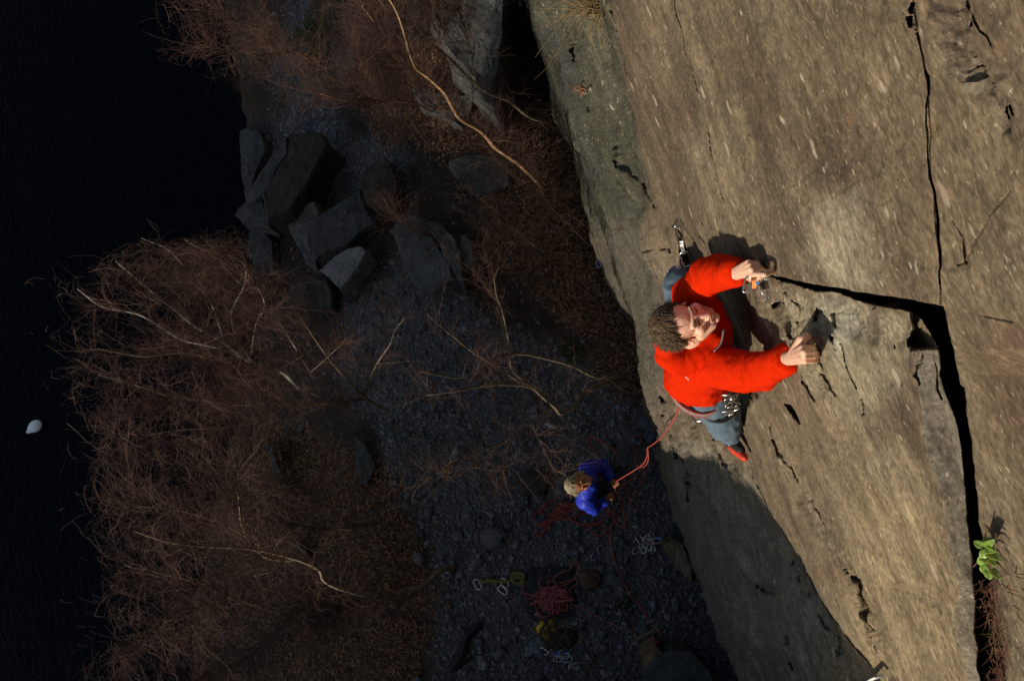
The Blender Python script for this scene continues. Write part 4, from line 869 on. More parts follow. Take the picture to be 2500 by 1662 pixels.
Lk = PH(1657, 697, 3.62); La = PH(1657, 672, 4.0); Lt_ = PX(1662, 650, -.03)
bodyp = hp+lh+rh+[cap(HL(0, -.03, -.05), .055, neck, .06), cap(neck, .06, ctop+np.array([0, 0, -.06]), .08), cap(Ls, .045, Le, .038), cap(Le, .038, Lw, .026), cap(Rs, .045, Re, .038), cap(Re, .038, Rw, .026),
    cap(Ls, .05, Rs, .05), cap(ctop+np.array([0, 0, -.08]), .10, pel, .10), cap(Lh, .07, Lk, .05), cap(Lk, .045, La, .03), cap(Rh, .07, Rk, .05), cap(Rk, .045, Ra, .031), cap(Ra, .031, Ra*.6+Rt_*.4, .026), cap(La, .03, Lt_, .024)]
blob('body', bodyp, .0024, M_skin, climber, 1)
hair_part(HL, HA, .93, M_hair, climber, 5200)
face_lines(HL, .92, climber, M_hair)
# fleece
Ay = nrm(Ls-Rs); Az = nrm(ctop-pel); Ax = nrm(np.cross(Ay, Az)); Ay = np.cross(Az, Ax); AT = np.array([Ay, Ax, Az])
mid = ctop*.5+pel*.5
cuffL = Lw+(Lw-Le)*.0; cuffR = Rw
jk = [ell(ctop+np.array([-.005, 0, -.10]), AT, (.160, .112, .15)), ell(mid+np.array([0, 0, .02]), AT, (.145, .106, .17)), ell(pel+Az*.10, AT, (.148, .112, .12)),
      cap(pel+Az*.16, .12, pel+Az*.035, .135, 1),
      cap(Ls, .072, Le, .052), cap(Le, .052, Lw*.92+Le*.08, .040, 1), cap(Lw*.80+Le*.20, .040, Lw+nrm(Lw-Le)*.004, .034, 1),
      cap(Rs, .074, Re, .053), cap(Re, .053, Rw*.90+Re*.10, .041, 1), cap(Rw*.80+Re*.2, .041, Rw+nrm(Rw-Re)*.004, .036, 1),
      cap(Ls, .075, ctop+Az*-.01, .085), cap(Rs, .078, ctop+Az*-.01, .085)]
cen = neck+np.array([0, 0, .0]); nk = nrm(HL(0, -.03, -.06)-neck)
for t in np.linspace(0, 2*np.pi, 13)[:-1]:
    a_ = nrm(np.cross(nk, Ay)); q0 = cen+nk*.015+.068*(math.cos(t)*Ay+math.sin(t)*a_); t2 = t+2*np.pi/12; q1 = cen+nk*.015+.068*(math.cos(t2)*Ay+math.sin(t2)*a_)
    jk.append(cap(q0, .024, q1, .024))
hb = [PH(1628, 838, 2.97), PH(1634, 868, 3.0), PH(1668, 884, 3.02), PH(1705, 872, 3.0), PH(1752, 838, 2.99), PH(1765, 800, 3.0)]
for a_, b_, r_ in zip(hb[:-1], hb[1:], (.038, .044, .042, .036, .026)): jk.append(cap(a_, r_, b_, r_))
def sleeve(X):
    out = folds(.013, 7, 1)(X)+.004*(1-2*np.abs(fbm(X[:, 0]*18, X[:, 1]*18, X[:, 2]*9, 2, 633)))
    for a_, b_, c_ in ((Ls, Le, Lw), (Rs, Re, Rw)):
        d = np.linalg.norm(X-b_, axis=1); w_ = np.exp(-(d/.11)**2); ax_ = nrm(c_-a_); s_ = (X-b_)@ax_
        out = out+w_*.012*np.sin(s_*150+14*fbm(X[:, 0]*9, X[:, 1]*9, X[:, 2]*9, 2, 650))*ss(-.4, .5, fbm(X[:, 0]*12, X[:, 1]*12, X[:, 2]*12, 2, 655))
    return out
jacket = blob('fleece_jacket', jk, .006, M_red, climber, 3, sleeve)
zl = [PH(1800, 862, 2.98), PH(1795, 830, 2.97), PH(1778, 800, 2.98), PH(1762, 790, 3.0)]
tube('zip', [HL(-.0, .07, -.15)*.3+PH(1768, 815, 2.93)*.7, PH(1760, 838, 2.93), PH(1742, 858, 2.93)], [.004, .004, .003], M_grey, jacket, 5, 5)
for cc_, dd_, r_ in ((Lw, Lw-Le, .0365), (Rw, Rw-Re, .0385)):
    dd_ = nrm(dd_); u1 = nrm(np.cross(dd_, [0, 1, .3])); u2 = np.cross(dd_, u1)
    tube('cuff', [cc_-dd_*.035+r_*1.09*(math.cos(t)*u1+math.sin(t)*u2) for t in np.linspace(0, 2*np.pi, 13)[:-1]], .0035, M_red, jacket, 3, 6, True)
# small white logo bars on the back hem
bpy.context.view_layer.update()
def on_obj(o, px, py, lift=.001):
    d = rays(px, py); ok, loc, no, _ = o.ray_cast(Vector(CAM), Vector(d).normalized()); return np.array(loc)+np.array(no)*lift
for a_, b_ in (((1674, 919), (1678, 922)), ((1679, 923), (1682, 927))):
    tube('logo', [on_obj(jacket, *a_), on_obj(jacket, *b_)], .0022, M_white, jacket, 2, 5)
# trousers
tr = [ell(pel+Az*.0, AT, (.150, .108, .11)), cap(Rh+np.array([0, 0, -.02]), .096, Rk, .068), cap(Rk, .068, Rk*.3+Ra*.7, .046, 1),
      cap(Lh+np.array([0, 0, -.02]), .088, Lk, .058), cap(Lk, .058, Lk*.2+La*.8, .048, 1)]
trs = blob('trousers', tr, .006, M_pants, climber, 2, folds(.015, 10, 2))
tube('trouser_hem', [Rk*.3+Ra*.7+.047*(math.cos(t)*nrm(np.cross(Ra-Rk, [0, 1, 0]))+math.sin(t)*nrm(np.cross(Ra-Rk, np.cross(Ra-Rk, [0, 1, 0])))) for t in np.linspace(0, 2*np.pi, 13)[:-1]], .0035, M_pants, trs, 3, 5, True)
# shoes
def shoe(an, toe, up):
    d = nrm(toe-an); s_ = blob('shoe', [cap(an+np.array([0, 0, -.035])-d*.01, .032, an*.5+toe*.5+np.array([0, 0, -.02]), .034), cap(an*.5+toe*.5+np.array([0, 0, -.018]), .033, toe+np.array([0, 0, -.012]), .019)], .005, M_shoe, climber, 4)
    blob('lacing', [cap(an+np.array([0, 0, -.012]), .034, an*.40+toe*.60+np.array([.008, 0, .010]), .024)], .005, M_black, s_, 2, folds(.004, 40))
    blob('sole', [cap(an+np.array([0, 0, -.064])-d*.01, .026, toe+np.array([0, 0, -.034]), .020)], .006, M_rub, s_, 2)
    return s_
shoe(Ra, Rt_, 0); shoe(La, Lt_, 0)
# harness
def ring(c, A, a, b_, n=16, sag=0): return [np.array(c)+a*math.cos(t)*A[0]+b_*math.sin(t)*A[1]-sag*max(0, math.sin(t*1.0))*A[2] for t in np.linspace(0, 2*np.pi, n+1)[:-1]]
har = tube('harness', ring(pel+Az*.002, AT, .156, .118), .013, M_grey, climber, 3, 8, True)
tube('piping', ring(pel+Az*.018, AT, .163, .125), .0035, M_redr, har, 3, 6, True); tube('piping', ring(pel-Az*.014, AT, .165, .126), .0035, M_redr, har, 3, 6, True)
tube('gear_loop', [PH(1668, 905, 3.42), PH(1648, 915, 3.46), PH(1655, 940, 3.48), PH(1676, 952, 3.45)], .005, M_redr, har, 5, 6)
tube('gear_loop', [PH(1690, 960, 3.42), PH(1712, 985, 3.45), PH(1735, 990, 3.46), PH(1765, 975, 3.42)], .0045, M_redr, har, 5, 6)
tube('leg_loop', ring(Rh*.8+Rk*.2, AT, .10, .085), .008, M_black, har, 3, 6, True)

# ------------------------------------------------------------------ gear
def carab(c, d, wv, L=.10, W=.056, r=.0048, name='carabiner', parent=None):
    d = nrm(d); wv = np.array(wv, float); wv = nrm(wv-wv@d*d)
    P = [(-.5, -.30), (-.42, -.48), (-.2, -.5), (.1, -.46), (.36, -.40), (.5, -.1), (.48, .25), (.36, .46), (.05, .5), (-.25, .5), (-.44, .42), (-.5, .1)]
    return tube(name, [np.array(c)+d*L*a+wv*W*b_ for a, b_ in P], r, M_metal, parent, 3, 6, True)
def strap(name, pts, w_, t_, wd, mat, parent=None):
    Q = smoothpath(pts, 4); wd = nrm(wd); V = []; Fc = []
    for i, q in enumerate(Q):
        T = nrm(Q[min(i+1, len(Q)-1)]-Q[max(i-1, 0)]); a_ = nrm(wd-wd@T*T); b_ = np.cross(T, a_)
        V += [q+a_*w_+b_*t_, q-a_*w_+b_*t_, q-a_*w_-b_*t_, q+a_*w_-b_*t_]
    for i in range(len(Q)-1):
        for k in range(4): Fc.append([i*4+k, i*4+(k+1) % 4, i*4+4+(k+1) % 4, i*4+4+k])
    Fc += [[3, 2, 1, 0], [len(V)-4, len(V)-3, len(V)-2, len(V)-1]]
    return mk(name, V, Fc, mat, parent)
def draw(name, label, a, b_, wv, mat, cat='quickdraw', group=None):
    a = np.array(a); b_ = np.array(b_); d = nrm(b_-a); L = np.linalg.norm(b_-a); e = empty(name, label, cat, group)
    u_ = np.array([random.uniform(-.3, .3) for _ in range(3)]); carab(a+d*.03, d+u_, wv+u_, .068, .036, .0042, parent=e); carab(b_-d*.03, -d+u_*.8, wv-2*u_, .068, .036, .0042, parent=e)
    if L > .15: strap('sling', [a+d*.06, a+d*L*.5, b_-d*.06], .0065, .0016, np.cross(d, nrm(wv)), mat, e)
    return e
t0 = on_wall(1654, 552, .025); b0 = on_wall(1676, 650, .03); 
e = empty('quickdraw', 'silver quickdraw with white sling hanging from the bolt above the climber\'s bent knee', 'quickdraw')
dq = nrm(b0-t0); Lq = np.linalg.norm(b0-t0); wq = camv(1, .2, .3)
carab(t0+dq*Lq*.2, dq, wq, Lq*.42, .028, .004, parent=e); carab(b0-dq*Lq*.18, -dq, wq, Lq*.38, .045, .004, parent=e)
strap('sling', [t0+dq*Lq*.36, t0+dq*Lq*.5, b0-dq*Lq*.33], .008, .002, camv(1, 0, 0), M_white, e)
for k_ in range(5):
    q_ = t0+dq*Lq*(.50+.035*k_); strap('stitching', [q_, q_+dq*.006], .0088, .0028, camv(1, 0, 0), M_black, e)
h0 = on_wall(1652, 548, .012); acc = Acc(); acc.box(h0, (nrm(camv(1, .45, 0)), nrm(camv(-.45, 1, 0)), nrm(camv(0, 0, 1))), (.022, .007, .012)); acc.box(on_wall(1653, 546, .004), I3, (.010, .014, .018))
tag(acc.obj('bolt_hanger', M_metal, None, False), 'small metal bolt hanger on the rock holding the white quickdraw', 'bolt hanger')
# nuts and wires hanging from the left hand
g = empty('gear_rack', 'bunch of wired nuts with an orange sling hanging at the climber\'s upper hand', 'climbing gear')
z_ = lambda a, b_, o: PX(*Zh([(a, b_)])[0], -o)
strap('sling', [z_(590, 820, .10), z_(600, 920, .098), z_(600, 1000, .096)], .0055, .003, camv(1, 0, 0), M_orange, g)
carab(z_(440, 930, .11), camv(.15, 1, 0), camv(1, 0, .3), .045, .022, .0028, parent=g)
for pts in ([(600, 980), (610, 1150), (690, 1400)], [(620, 980), (660, 1200), (720, 1340)], [(560, 960), (590, 1100), (640, 1240)], [(700, 940), (820, 1080), (960, 1240)], [(700, 950), (800, 1150), (900, 1290)], [(640, 860), (700, 960), (640, 1080)], [(890, 800), (920, 1000), (980, 1210)], [(850, 780), (880, 980), (930, 1200)]):
    tube('wire', [z_(a, b_, .095-.00003*(b_-800)) for a, b_ in pts], .0013, M_metal, g, 5, 5)
for a, b_, s_ in ((685, 1390, .003), (910, 1330, .005), (945, 1240, .0045), (640, 1230, .003), (430, 1000, .004)):
    ac = Acc(); ac.box(z_(a, b_, .075), (nrm(camv(1, .2, 0)), nrm(camv(-.2, 1, 0)), nrm(camv(0, 0, 1))), (s_, s_*1.2, s_*.7)); ac.obj('nut', M_metal, g, False)
ac = Acc(); ac.box(z_(675, 900, .10), (nrm(camv(1, -1, 0)), nrm(camv(1, 1, 0)), nrm(camv(0, 0, 1))), (.005, .003, .003)); ac.obj('tape', M_bluem, g, False)
# quickdraws on the harness
Zt = lambda p: zz(p, 1640, 930, 7.465)
def hp_(a, b_, h): return PH(*Zt([(a, b_)])[0], h)
for i, (a, b_, lab) in enumerate((((980, 290), (1180, 300), 'silver quickdraw uppermost of those at the climber\'s right hip'), ((1000, 330), (1160, 450), 'silver quickdraw middle one at the climber\'s right hip'), ((1000, 420), (1130, 530), 'silver quickdraw lying across the trouser pocket'), ((980, 590), (1140, 560), 'silver quickdraw lowest at the climber\'s right hip'))):
    draw('quickdraw', lab, hp_(*a, 3.33+.03*i), hp_(*b_, 3.44+.03*i), camv(.2, .5, 1), M_white, group='quickdraws on the harness')
draw('quickdraw', 'lilac-grey quickdraw dangling free below the climber beside the rope', hp_(190, 350, 3.52), hp_(480, 700, 3.78), camv(1, .5, .3), M_grey, group='quickdraws on the harness')
draw('quickdraw', 'small silver quickdraw under the left side of the red fleece', hp_(180, 130, 3.45), hp_(240, 210, 3.55), camv(1, .5, .3), M_grey, group='quickdraws on the harness')

# ------------------------------------------------------------------ ropes
Zr3 = lambda p: zz(p, 1250, 1020, 4.612)
ZB = lambda p: zz(p, 1050, 1340, 3.932)
def gp_(pts, zs):
    zs = np.interp(np.linspace(0, 1, len(pts)), np.linspace(0, 1, len(zs)), zs)
    return [PG(a, b_, u) for (a, b_), u in zip(pts, zs)]
lead = [hp_(235, 270, 3.46), hp_(225, 380, 3.55), hp_(120, 520, 3.8), hp_(10, 760, 4.3), PH(1615, 1067, 5.4), PH(1592, 1086, 6.6), PH(1580, 1095, 7.2), PH(1580, 1112, 7.6), PH(1570, 1132, 7.9), PH(1545, 1150, 8.15), PH(1502, 1176, 8.4)]
rope = empty('climbing_rope', 'orange-red rope running from the climber\'s harness down to the belayer\'s hands', 'rope')
tube('rope_strand', lead, [.0042, .0045, .0055], M_redr, rope, 7, 6)
tube('rope_strand', gp_(Zr3([(1532, 350), (1535, 470), (1500, 540), (1440, 550), (1390, 510), (1388, 420), (1410, 330), (1450, 270), (1450, 220), (1395, 195), (1345, 230), (1342, 300), (1400, 400), (1460, 500), (1492, 600), (1490, 700), (1405, 790), (1385, 880), (1415, 980), (1400, 1030), (1350, 1022), (1315, 960), (1310, 850), (1260, 750), (1222, 640)]), [1.2, .7, .4, .2, .1, .05]), .0055, M_redr, rope, 5, 6)
tube('rope_strand', gp_(Zr3([(1530, 430), (1500, 500), (1450, 600), (1330, 700), (1250, 750), (1210, 800)]), [.8, .5, .3]), .005, M_redr, rope, 5, 6)
tube('rope_strand', gp_(Zr3([(1150, 720), (1160, 800), (1205, 880), (1240, 960), (1250, 1060), (1280, 1180), (1250, 1230), (1205, 1210), (1180, 1110), (1130, 1052), (1050, 1040), (1005, 1010)]), [1.1, .3, .05]), .0066, M_redr, rope, 5, 6)
tube('rope_strand', gp_(Zr3([(1195, 520), (1168, 380), (1110, 330), (1000, 260), (920, 215), (862, 230), (850, 280), (900, 360), (980, 450), (1060, 545)]), [.3, .2, .1, .5]), .0066, M_redr, rope, 5, 6)
tangle = empty('climbing_rope', 'loose tangle of red rope loops on the gravel beside the belayer', 'rope')
for pts in ([(540, 880), (400, 960), (310, 1030), (240, 1110), (260, 1180), (330, 1200), (430, 1170), (560, 1110), (680, 1040), (722, 970), (640, 958), (560, 990), (480, 1080), (400, 1150), (300, 1220), (262, 1290), (300, 1330), (350, 1300), (420, 1200), (520, 1140), (640, 1130), (700, 1100), (880, 1050), (960, 1080), (1050, 1105), (1100, 1080), (1080, 1060), (1065, 1100), (1090, 1120), (1108, 1080), (1150, 1120), (1150, 1190), (1110, 1260), (1130, 1568)],
            [(560, 1000), (460, 1005), (360, 1010), (315, 1040), (350, 1085), (440, 1085), (500, 1030), (560, 1040), (640, 1120), (720, 1180), (820, 1210), (880, 1260), (960, 1320), (1030, 1300), (1042, 1230), (980, 1190), (880, 1210), (760, 1190), (680, 1150), (600, 1080), (500, 1015)],
            [(590, 910), (540, 1000), (620, 1050), (722, 980), (650, 1000), (560, 1080), (440, 1160), (360, 1260), (340, 1320)], [(780, 1000), (760, 1060), (720, 1110), (720, 1170), (800, 1200), (950, 1180), (1040, 1130), (1060, 1100)], [(1060, 965), (1100, 1010), (1105, 1060)],
            [(660, 870), (630, 960), (560, 1020), (470, 1100), (390, 1190), (300, 1230)], [(700, 950), (600, 1010), (520, 1090), (420, 1170), (320, 1190)]):
    tube('rope_strand', gp_(Zr3(pts), [.03, .05, .02, .04, .03]), .0066, M_redr, tangle, 5, 6)
tube('rope_strand', gp_(ZB([(1745, 0), (1760, 80), (1830, 260), (1900, 400), (2000, 520), (2055, 610), (2120, 700), (2220, 840)]), [.03, .05, .03, .2]), .006, M_redr, tangle, 5, 6)
pile = empty('climbing_rope', 'flaked pile of faded red rope on the black rope bag', 'rope')
rg = np.random.RandomState(5); pts = []
for i in range(70):
    t = i*1.35; r_ = 70+70*rg.rand(); ex = rg.rand()
    pts.append((1190+r_*1.05*math.cos(t)+rg.normal(0, 22), 470+r_*.85*math.sin(t)+rg.normal(0, 18)))
tube('rope_strand', gp_(ZB(pts), [.05, .09, .06, .12, .08, .11]), .007, M_redd, pile, 6, 6)
pts = [(1190+rg.normal(0, 85), 470+rg.normal(0, 60)) for i in range(60)]
tube('rope_strand', gp_(ZB(pts), [.09, .14, .10, .16]), .007, M_redd, pile, 6, 6)
for pts in ([(1210, 350), (1180, 290), (1230, 240), (1290, 205), (1335, 200), (1385, 130), (1428, 155), (1400, 250), (1340, 320), (1240, 360)], [(1080, 380), (1040, 330), (1060, 285), (1130, 262), (1190, 300), (1220, 350)], [(1240, 340), (1330, 300), (1390, 285), (1410, 330), (1330, 390)], [(1130, 380), (1135, 320), (1180, 300), (1290, 330), (1310, 380)],
            [(1060, 430), (1000, 440), (1010, 530), (1040, 620), (1070, 650), (1120, 640)], [(1140, 560), (1150, 640), (1080, 640), (1035, 590)], [(1200, 560), (1225, 620)], [(1340, 520), (1500, 590), (1680, 690), (1880, 770), (1970, 805)], [(1070, 390), (950, 472), (905, 430), (890, 345), (905, 310)], [(1340, 400), (1365, 460), (1340, 510)]):
    tube('rope_strand', gp_(ZB(pts), [.06, .04, .05]), .007, M_redd, pile, 6, 6)
tag(tube('rope_end', gp_(ZB([(2110, 870), (2150, 880), (2195, 890)]), [.35, .35]), .009, M_redr), 'short bright red rope piece showing among the sapling branches', 'rope')
tag(tube('rope_end', gp_(ZB([(2165, 985), (2230, 1080), (2360, 1215)]), [.3, .3]), .008, M_redr), 'red rope strand leaving the frame beside the tan-faced block', 'rope')

# ------------------------------------------------------------------ cloth and bags on the ground
def cloth(name, pts, label, cat, mat, th=.06, fr=7, amp=.035, group=None):
    P = np.array([PG(a, b_, 0) for a, b_ in pts]); lo, hi = P.min(0)-.02, P.max(0)+.02; st = .018
    X, Y = np.meshgrid(np.arange(lo[0], hi[0], st), np.arange(lo[1], hi[1], st), indexing='ij')
    sd_ = poly_sd(X+.02*fbm(X*8, Y*8, 0, 2, 701), Y, [(p[0], p[1]) for p in P]); Z = gz(X, Y)+.012+th*ss(0, .12, sd_)+amp*ss(0, .08, sd_)*(1-2*np.abs(fbm(X*fr, Y*fr, 0, 3, 711)))
    ok = sd_ > 0; id_ = -np.ones(X.shape, int); id_[ok] = np.arange(ok.sum()); V = np.stack([X, Y, Z], -1)[ok]; W2 = V.copy(); W2[:, 2] = gz(W2[:, 0], W2[:, 1])-.01; n = len(V); Fc = []
    for i in range(X.shape[0]-1):
        for j in range(X.shape[1]-1):
            q_ = (id_[i, j], id_[i+1, j], id_[i+1, j+1], id_[i, j+1])
            if min(q_) >= 0: Fc.append(list(map(int, q_))); Fc.append([int(v)+n for v in q_[::-1]])
    bm = bmesh.new(); me = bpy.data.meshes.new('t'); me.from_pydata([tuple(v) for v in np.concatenate([V, W2])], [], Fc); bm.from_mesh(me)
    cnt = {}
    top = [f for f in Fc if f[0] < n]
    for f in top:
        for k in range(4):
            e_ = (f[k], f[(k+1) % 4]); cnt[e_] = 1
    side = [[b_, a, a+n, b_+n] for (a, b_) in cnt if (b_, a) not in cnt]
    bm.free(); bpy.data.meshes.remove(me)
    o = mk(name, np.concatenate([V, W2]), Fc+side, mat, None, True)
    return tag(o, label, cat, group)
cloth('rope_bag', ZB([(900, 300), (940, 170), (1180, 150), (1400, 160), (1420, 420), (1400, 660), (1150, 690), (930, 640), (880, 560)]), 'black rope bag spread under the flaked pile of rope', 'rope bag', M_black, .02, 5, .02)
sack = empty('rucksack', 'yellow rucksack with black straps lying below the rope pile', 'rucksack')
o = cloth('pack_body', ZB([(1000, 745), (1030, 710), (1070, 665), (1190, 662), (1205, 740), (1245, 755), (1230, 790), (1150, 800), (1165, 870), (1205, 935), (1130, 912), (1060, 850), (1020, 800)]), None, None, M_yellow, .13, 7, .05); o.parent = sack
for pts in ([(1125, 650), (1120, 700), (1070, 770), (1065, 840), (1110, 900), (1200, 950)], [(1185, 640), (1200, 740), (1215, 800)], [(1080, 680), (1130, 720), (1145, 780)]):
    strap('strap', gp_(ZB(pts), [.20, .21, .2]), .016, .003, (1, .3, 0), M_black, sack)
cloth('trousers_heap', ZB([(1180, 760), (1260, 750), (1420, 760), (1440, 860), (1360, 950), (1250, 960), (1190, 880)]), 'dark crumpled garment tucked against the yellow rucksack', 'garment', M_black, .07)
cloth('jacket_heap', ZB([(930, 885), (1000, 850), (1070, 865), (1140, 950), (1135, 1065), (1010, 1045), (940, 985)]), 'slate-grey folded jacket beside the yellow rucksack', 'garment', M_slate_c, .07)
cloth('black_shape', ZB([(140, 1180), (180, 1090), (300, 850), (360, 750), (430, 690), (470, 635), (490, 690), (535, 675), (500, 780), (400, 870), (370, 1010), (440, 1030), (330, 1120), (200, 1215)]), 'long black shape stretched out on the gravel near the bottom edge', 'garment', M_black, .06)  # long dark patch, built as a low black sheet
cloth('blue_pouch', ZB([(1150, 770), (1190, 780), (1200, 860), (1170, 890)]), 'small navy pouch on the yellow rucksack\'s edge', 'pouch', simple('navy_cloth', (.03, .035, .12)), .16)
def biners(cx, cy, n, spread, zf, zu, labf, group, seed):
    rg = np.random.RandomState(seed)
    e = empty('carabiner_bunch', labf, 'carabiners', group)
    for i in range(n):
        a, b_ = zf([(cx+rg.normal(0, spread[0]), cy+rg.normal(0, spread[1]))])[0]; t = rg.uniform(0, 6.28)
        carab(PG(a, b_, zu+.02*rg.rand()), (math.cos(t), math.sin(t), rg.normal(0, .2)), (-math.sin(t), math.cos(t), rg.normal(0, .5)), .11, .062, .0055, parent=e)
    return e
e = biners(1540, 1390, 9, (60, 40), Zr3, .05, 'bunch of silver carabiners and slings on dark ground at the cliff foot', None, 8)
for k in range(3): strap('sling', gp_(Zr3([(1500+30*k, 1390), (1540+20*k, 1430), (1570+20*k, 1400)]), [.07, .06]), .008, .002, (1, 0, 0), M_redd, e)
for k in range(4): strap('sling', gp_(Zr3([(1480+40*k, 1440), (1440+60*k, 1500)]), [.05, .03]), .006, .002, (1, 0, 0), M_white, e)
strap('sling', gp_(Zr3([(1610, 1350), (1690, 1360)]), [.08, .08]), .009, .003, (0, 1, 0), M_bluem, e)
e = biners(1240, 1010, 8, (55, 32), ZB, .06, 'heap of carabiners and violet slings beside the grey jacket', None, 9)
for k in range(8): strap('sling', gp_(ZB([(1150+20*k, 985+7*(k % 3)), (1190+18*k, 1040-9*(k % 4))]), [.09, .07]), .012, .003, (1, .4, 0), [simple('violet_webbing', (.07, .06, .26)), M_bluem, M_olive, M_redr][k % 3 if k else 3], e)
biners(1384, 1110, 3, (6, 22), ZB, .04, 'few small metal nuts on the gravel right of the violet slings', None, 10)
sl = empty('long_sling', 'olive-yellow knotted sling with two carabiners laid on the gravel', 'sling')
tube('webbing', gp_(ZB([(480, 300), (520, 310), (560, 290), (610, 325), (660, 300), (720, 295), (760, 310), (800, 250), (860, 240), (905, 270), (880, 310), (820, 320), (780, 280), (840, 260), (900, 300), (850, 330), (790, 310)]), [.03, .05]), .014, M_olive, sl, 5, 6)
tube('webbing', gp_(ZB([(500, 320), (600, 300), (700, 315), (790, 300), (830, 270), (880, 285), (900, 240), (820, 225), (770, 270)]), [.05, .06]), .012, M_yellow if 0 else M_olive, sl, 5, 6)
for a, b_, t in ((455, 338, 1.4), (712, 325, 1.2), (698, 395, 1.0)): carab(PG(*ZB([(a, b_)])[0], .03), (math.cos(t), -math.sin(t), 0), (math.sin(t), math.cos(t), .3), .12, .07, .006, parent=sl)
o = cloth('gear_pouch', zz([(480, 470), (560, 455), (620, 480), (600, 560), (560, 640), (450, 660), (440, 590)], 1400, 580, 8.71), 'small blue and silver gear pouch in the brown bracken at the cliff foot', 'pouch', simple('bright_blue', (.03, .09, .42)), .10, 20, .03)
carab(PG(1461, 645, .16), (0, 1, 0), (1, 0, .2), .08, .05, .007, parent=o)
tag(tube('driftwood', gp_(zz([(1650, 870), (1690, 890), (1725, 905)], 700, 700, 2.613), [.04, .06]), [.022, .03, .008], M_barkw), 'pale broken stick lying on the gravel below the crooked birch', 'stick')
tag(strap('white_tape', [on_wall(2118, 1664, .03), on_wall(2135, 1655, .04), on_wall(2158, 1647, .03)], .008, .002, (1, 0, .4), M_white), 'white tape sling crossing the rock at the bottom edge', 'sling')

# ------------------------------------------------------------------ the belayer
bel = empty('person', 'belayer in a blue jacket at the cliff foot looking up and holding the red rope', 'person')
U2 = nrm(camv(-math.cos(.7), -.28, math.sin(.7))); F2 = nrm(camv(math.sin(.7), .12, math.cos(.7))); F2 = nrm(F2-F2@U2*U2); R2 = nrm(np.cross(F2, U2))
h2 = PH(1412, 1180, 7.98); hp2, HL2, HA2 = head_parts(h2, R2, F2, U2, 1.05)
up = lambda p, dz: np.array(p)+np.array([0, 0, dz])
n2 = PH(1430, 1180, 8.12); LS = PH(1437, 1146, 8.2); RS = PH(1430, 1222, 8.2); LE = PH(1470, 1138, 8.42); LW = PH(1495, 1172, 8.42); RE = PH(1452, 1240, 8.45); RW = PH(1482, 1216, 8.45)
pl2 = PH(1445, 1180, 8.7); f1 = PG(1478, 1155, .06); f2 = PG(1470, 1195, .06)
hands2 = []
for wv_, hx_ in ((LW, PH(1502, 1180, 8.4)), (RW, PH(1490, 1212, 8.45))):
    for k in range(4):
        o_ = (k-1.5)*.018*nrm(np.cross(hx_-wv_, [0, 0, 1])); kk_ = wv_*.2+hx_*.8+o_; hands2 += [cap(wv_, .022, kk_, .012), cap(kk_, .012, up(hx_+o_+nrm(hx_-wv_)*.03, -.02), .010), cap(up(hx_+o_+nrm(hx_-wv_)*.03, -.02), .010, up(hx_+o_, -.045), .009)]
    hands2 += [cap(wv_, .018, up(hx_, .02)+.03*nrm(np.cross(hx_-wv_, [0, 0, 1])), .011)]
blob('body', hp2+hands2+[cap(HL2(0, -.03, -.05), .055, n2, .06), cap(n2, .06, pl2, .10), cap(LS, .045, LE, .04), cap(LE, .04, LW, .026), cap(RS, .045, RE, .04), cap(RE, .04, RW, .026), cap(LS, .05, RS, .05), cap(pl2, .10, up(f1, .45)*.5+pl2*.5, .07), cap(pl2, .1, up(f2, .45)*.5+pl2*.5, .07), cap(up(f1, .5), .05, f1, .035), cap(up(f2, .5), .05, f2, .035), cap(up(pl2*.5+f1*.5, .2), .07, up(f1, .45), .05), cap(up(pl2*.5+f2*.5, .2), .07, up(f2, .45), .05)], .006, M_skind, bel, 2)
hair_part(HL2, HA2, 1.08, M_blond, bel, 700, .15, 6); face_lines(HL2, 1.05, bel, M_dark)
bj = [cap(LS, .085, LE, .068), cap(LE, .068, LW*.9+LE*.1, .05, 1), cap(RS, .085, RE, .07), cap(RE, .07, RW*.9+RE*.1, .05, 1), cap(LS, .08, n2, .07), cap(RS, .08, n2, .07), cap(up(n2, -.05), .12, up(pl2, .05), .14), cap(LS, .09, up(LS, -.4), .10), cap(RS, .09, up(RS, -.4), .10)]
bjo = blob('jacket', bj, .010, M_blue, bel, 3, folds(.012, 10, 4))
ch = nrm(np.array([1, 0, .25]))
blob('waistcoat', [ell(n2*.5+pl2*.5+np.array([.07, 0, .10]), I3, (.09, .095, .20)), cap(PH(1445, 1155, 8.2), .04, PH(1470, 1185, 8.4), .05)], .010, M_black, bel, 3, folds(.008, 14, 5))
blob('trousers', [cap(up(pl2, .0), .14, up(pl2, -.1), .14), cap(up(pl2, -.05), .11, up(f1, .48), .075), cap(up(pl2, -.05), .11, up(f2, .48), .075), cap(up(f1, .48), .075, up(f1, .03), .06), cap(up(f2, .48), .075, up(f2, .03), .06)], .012, M_black, bel, 3, folds(.008, 12, 6))
for f_ in (f1, f2): blob('shoe', [cap(f_-np.array([.03, 0, .02]), .045, f_+np.array([.14, 0, -.02]), .04)], .01, M_black, bel, 3)
carab(PH(1488, 1186, 8.55), (1, 0, .3), (0, 1, .2), .10, .06, .006, parent=tube('harness', [pl2+np.array([.15*math.cos(t), .17*math.sin(t), .02]) for t in np.linspace(0, 2*np.pi, 13)[:-1]], .02, M_black, bel, 3, 6, True))

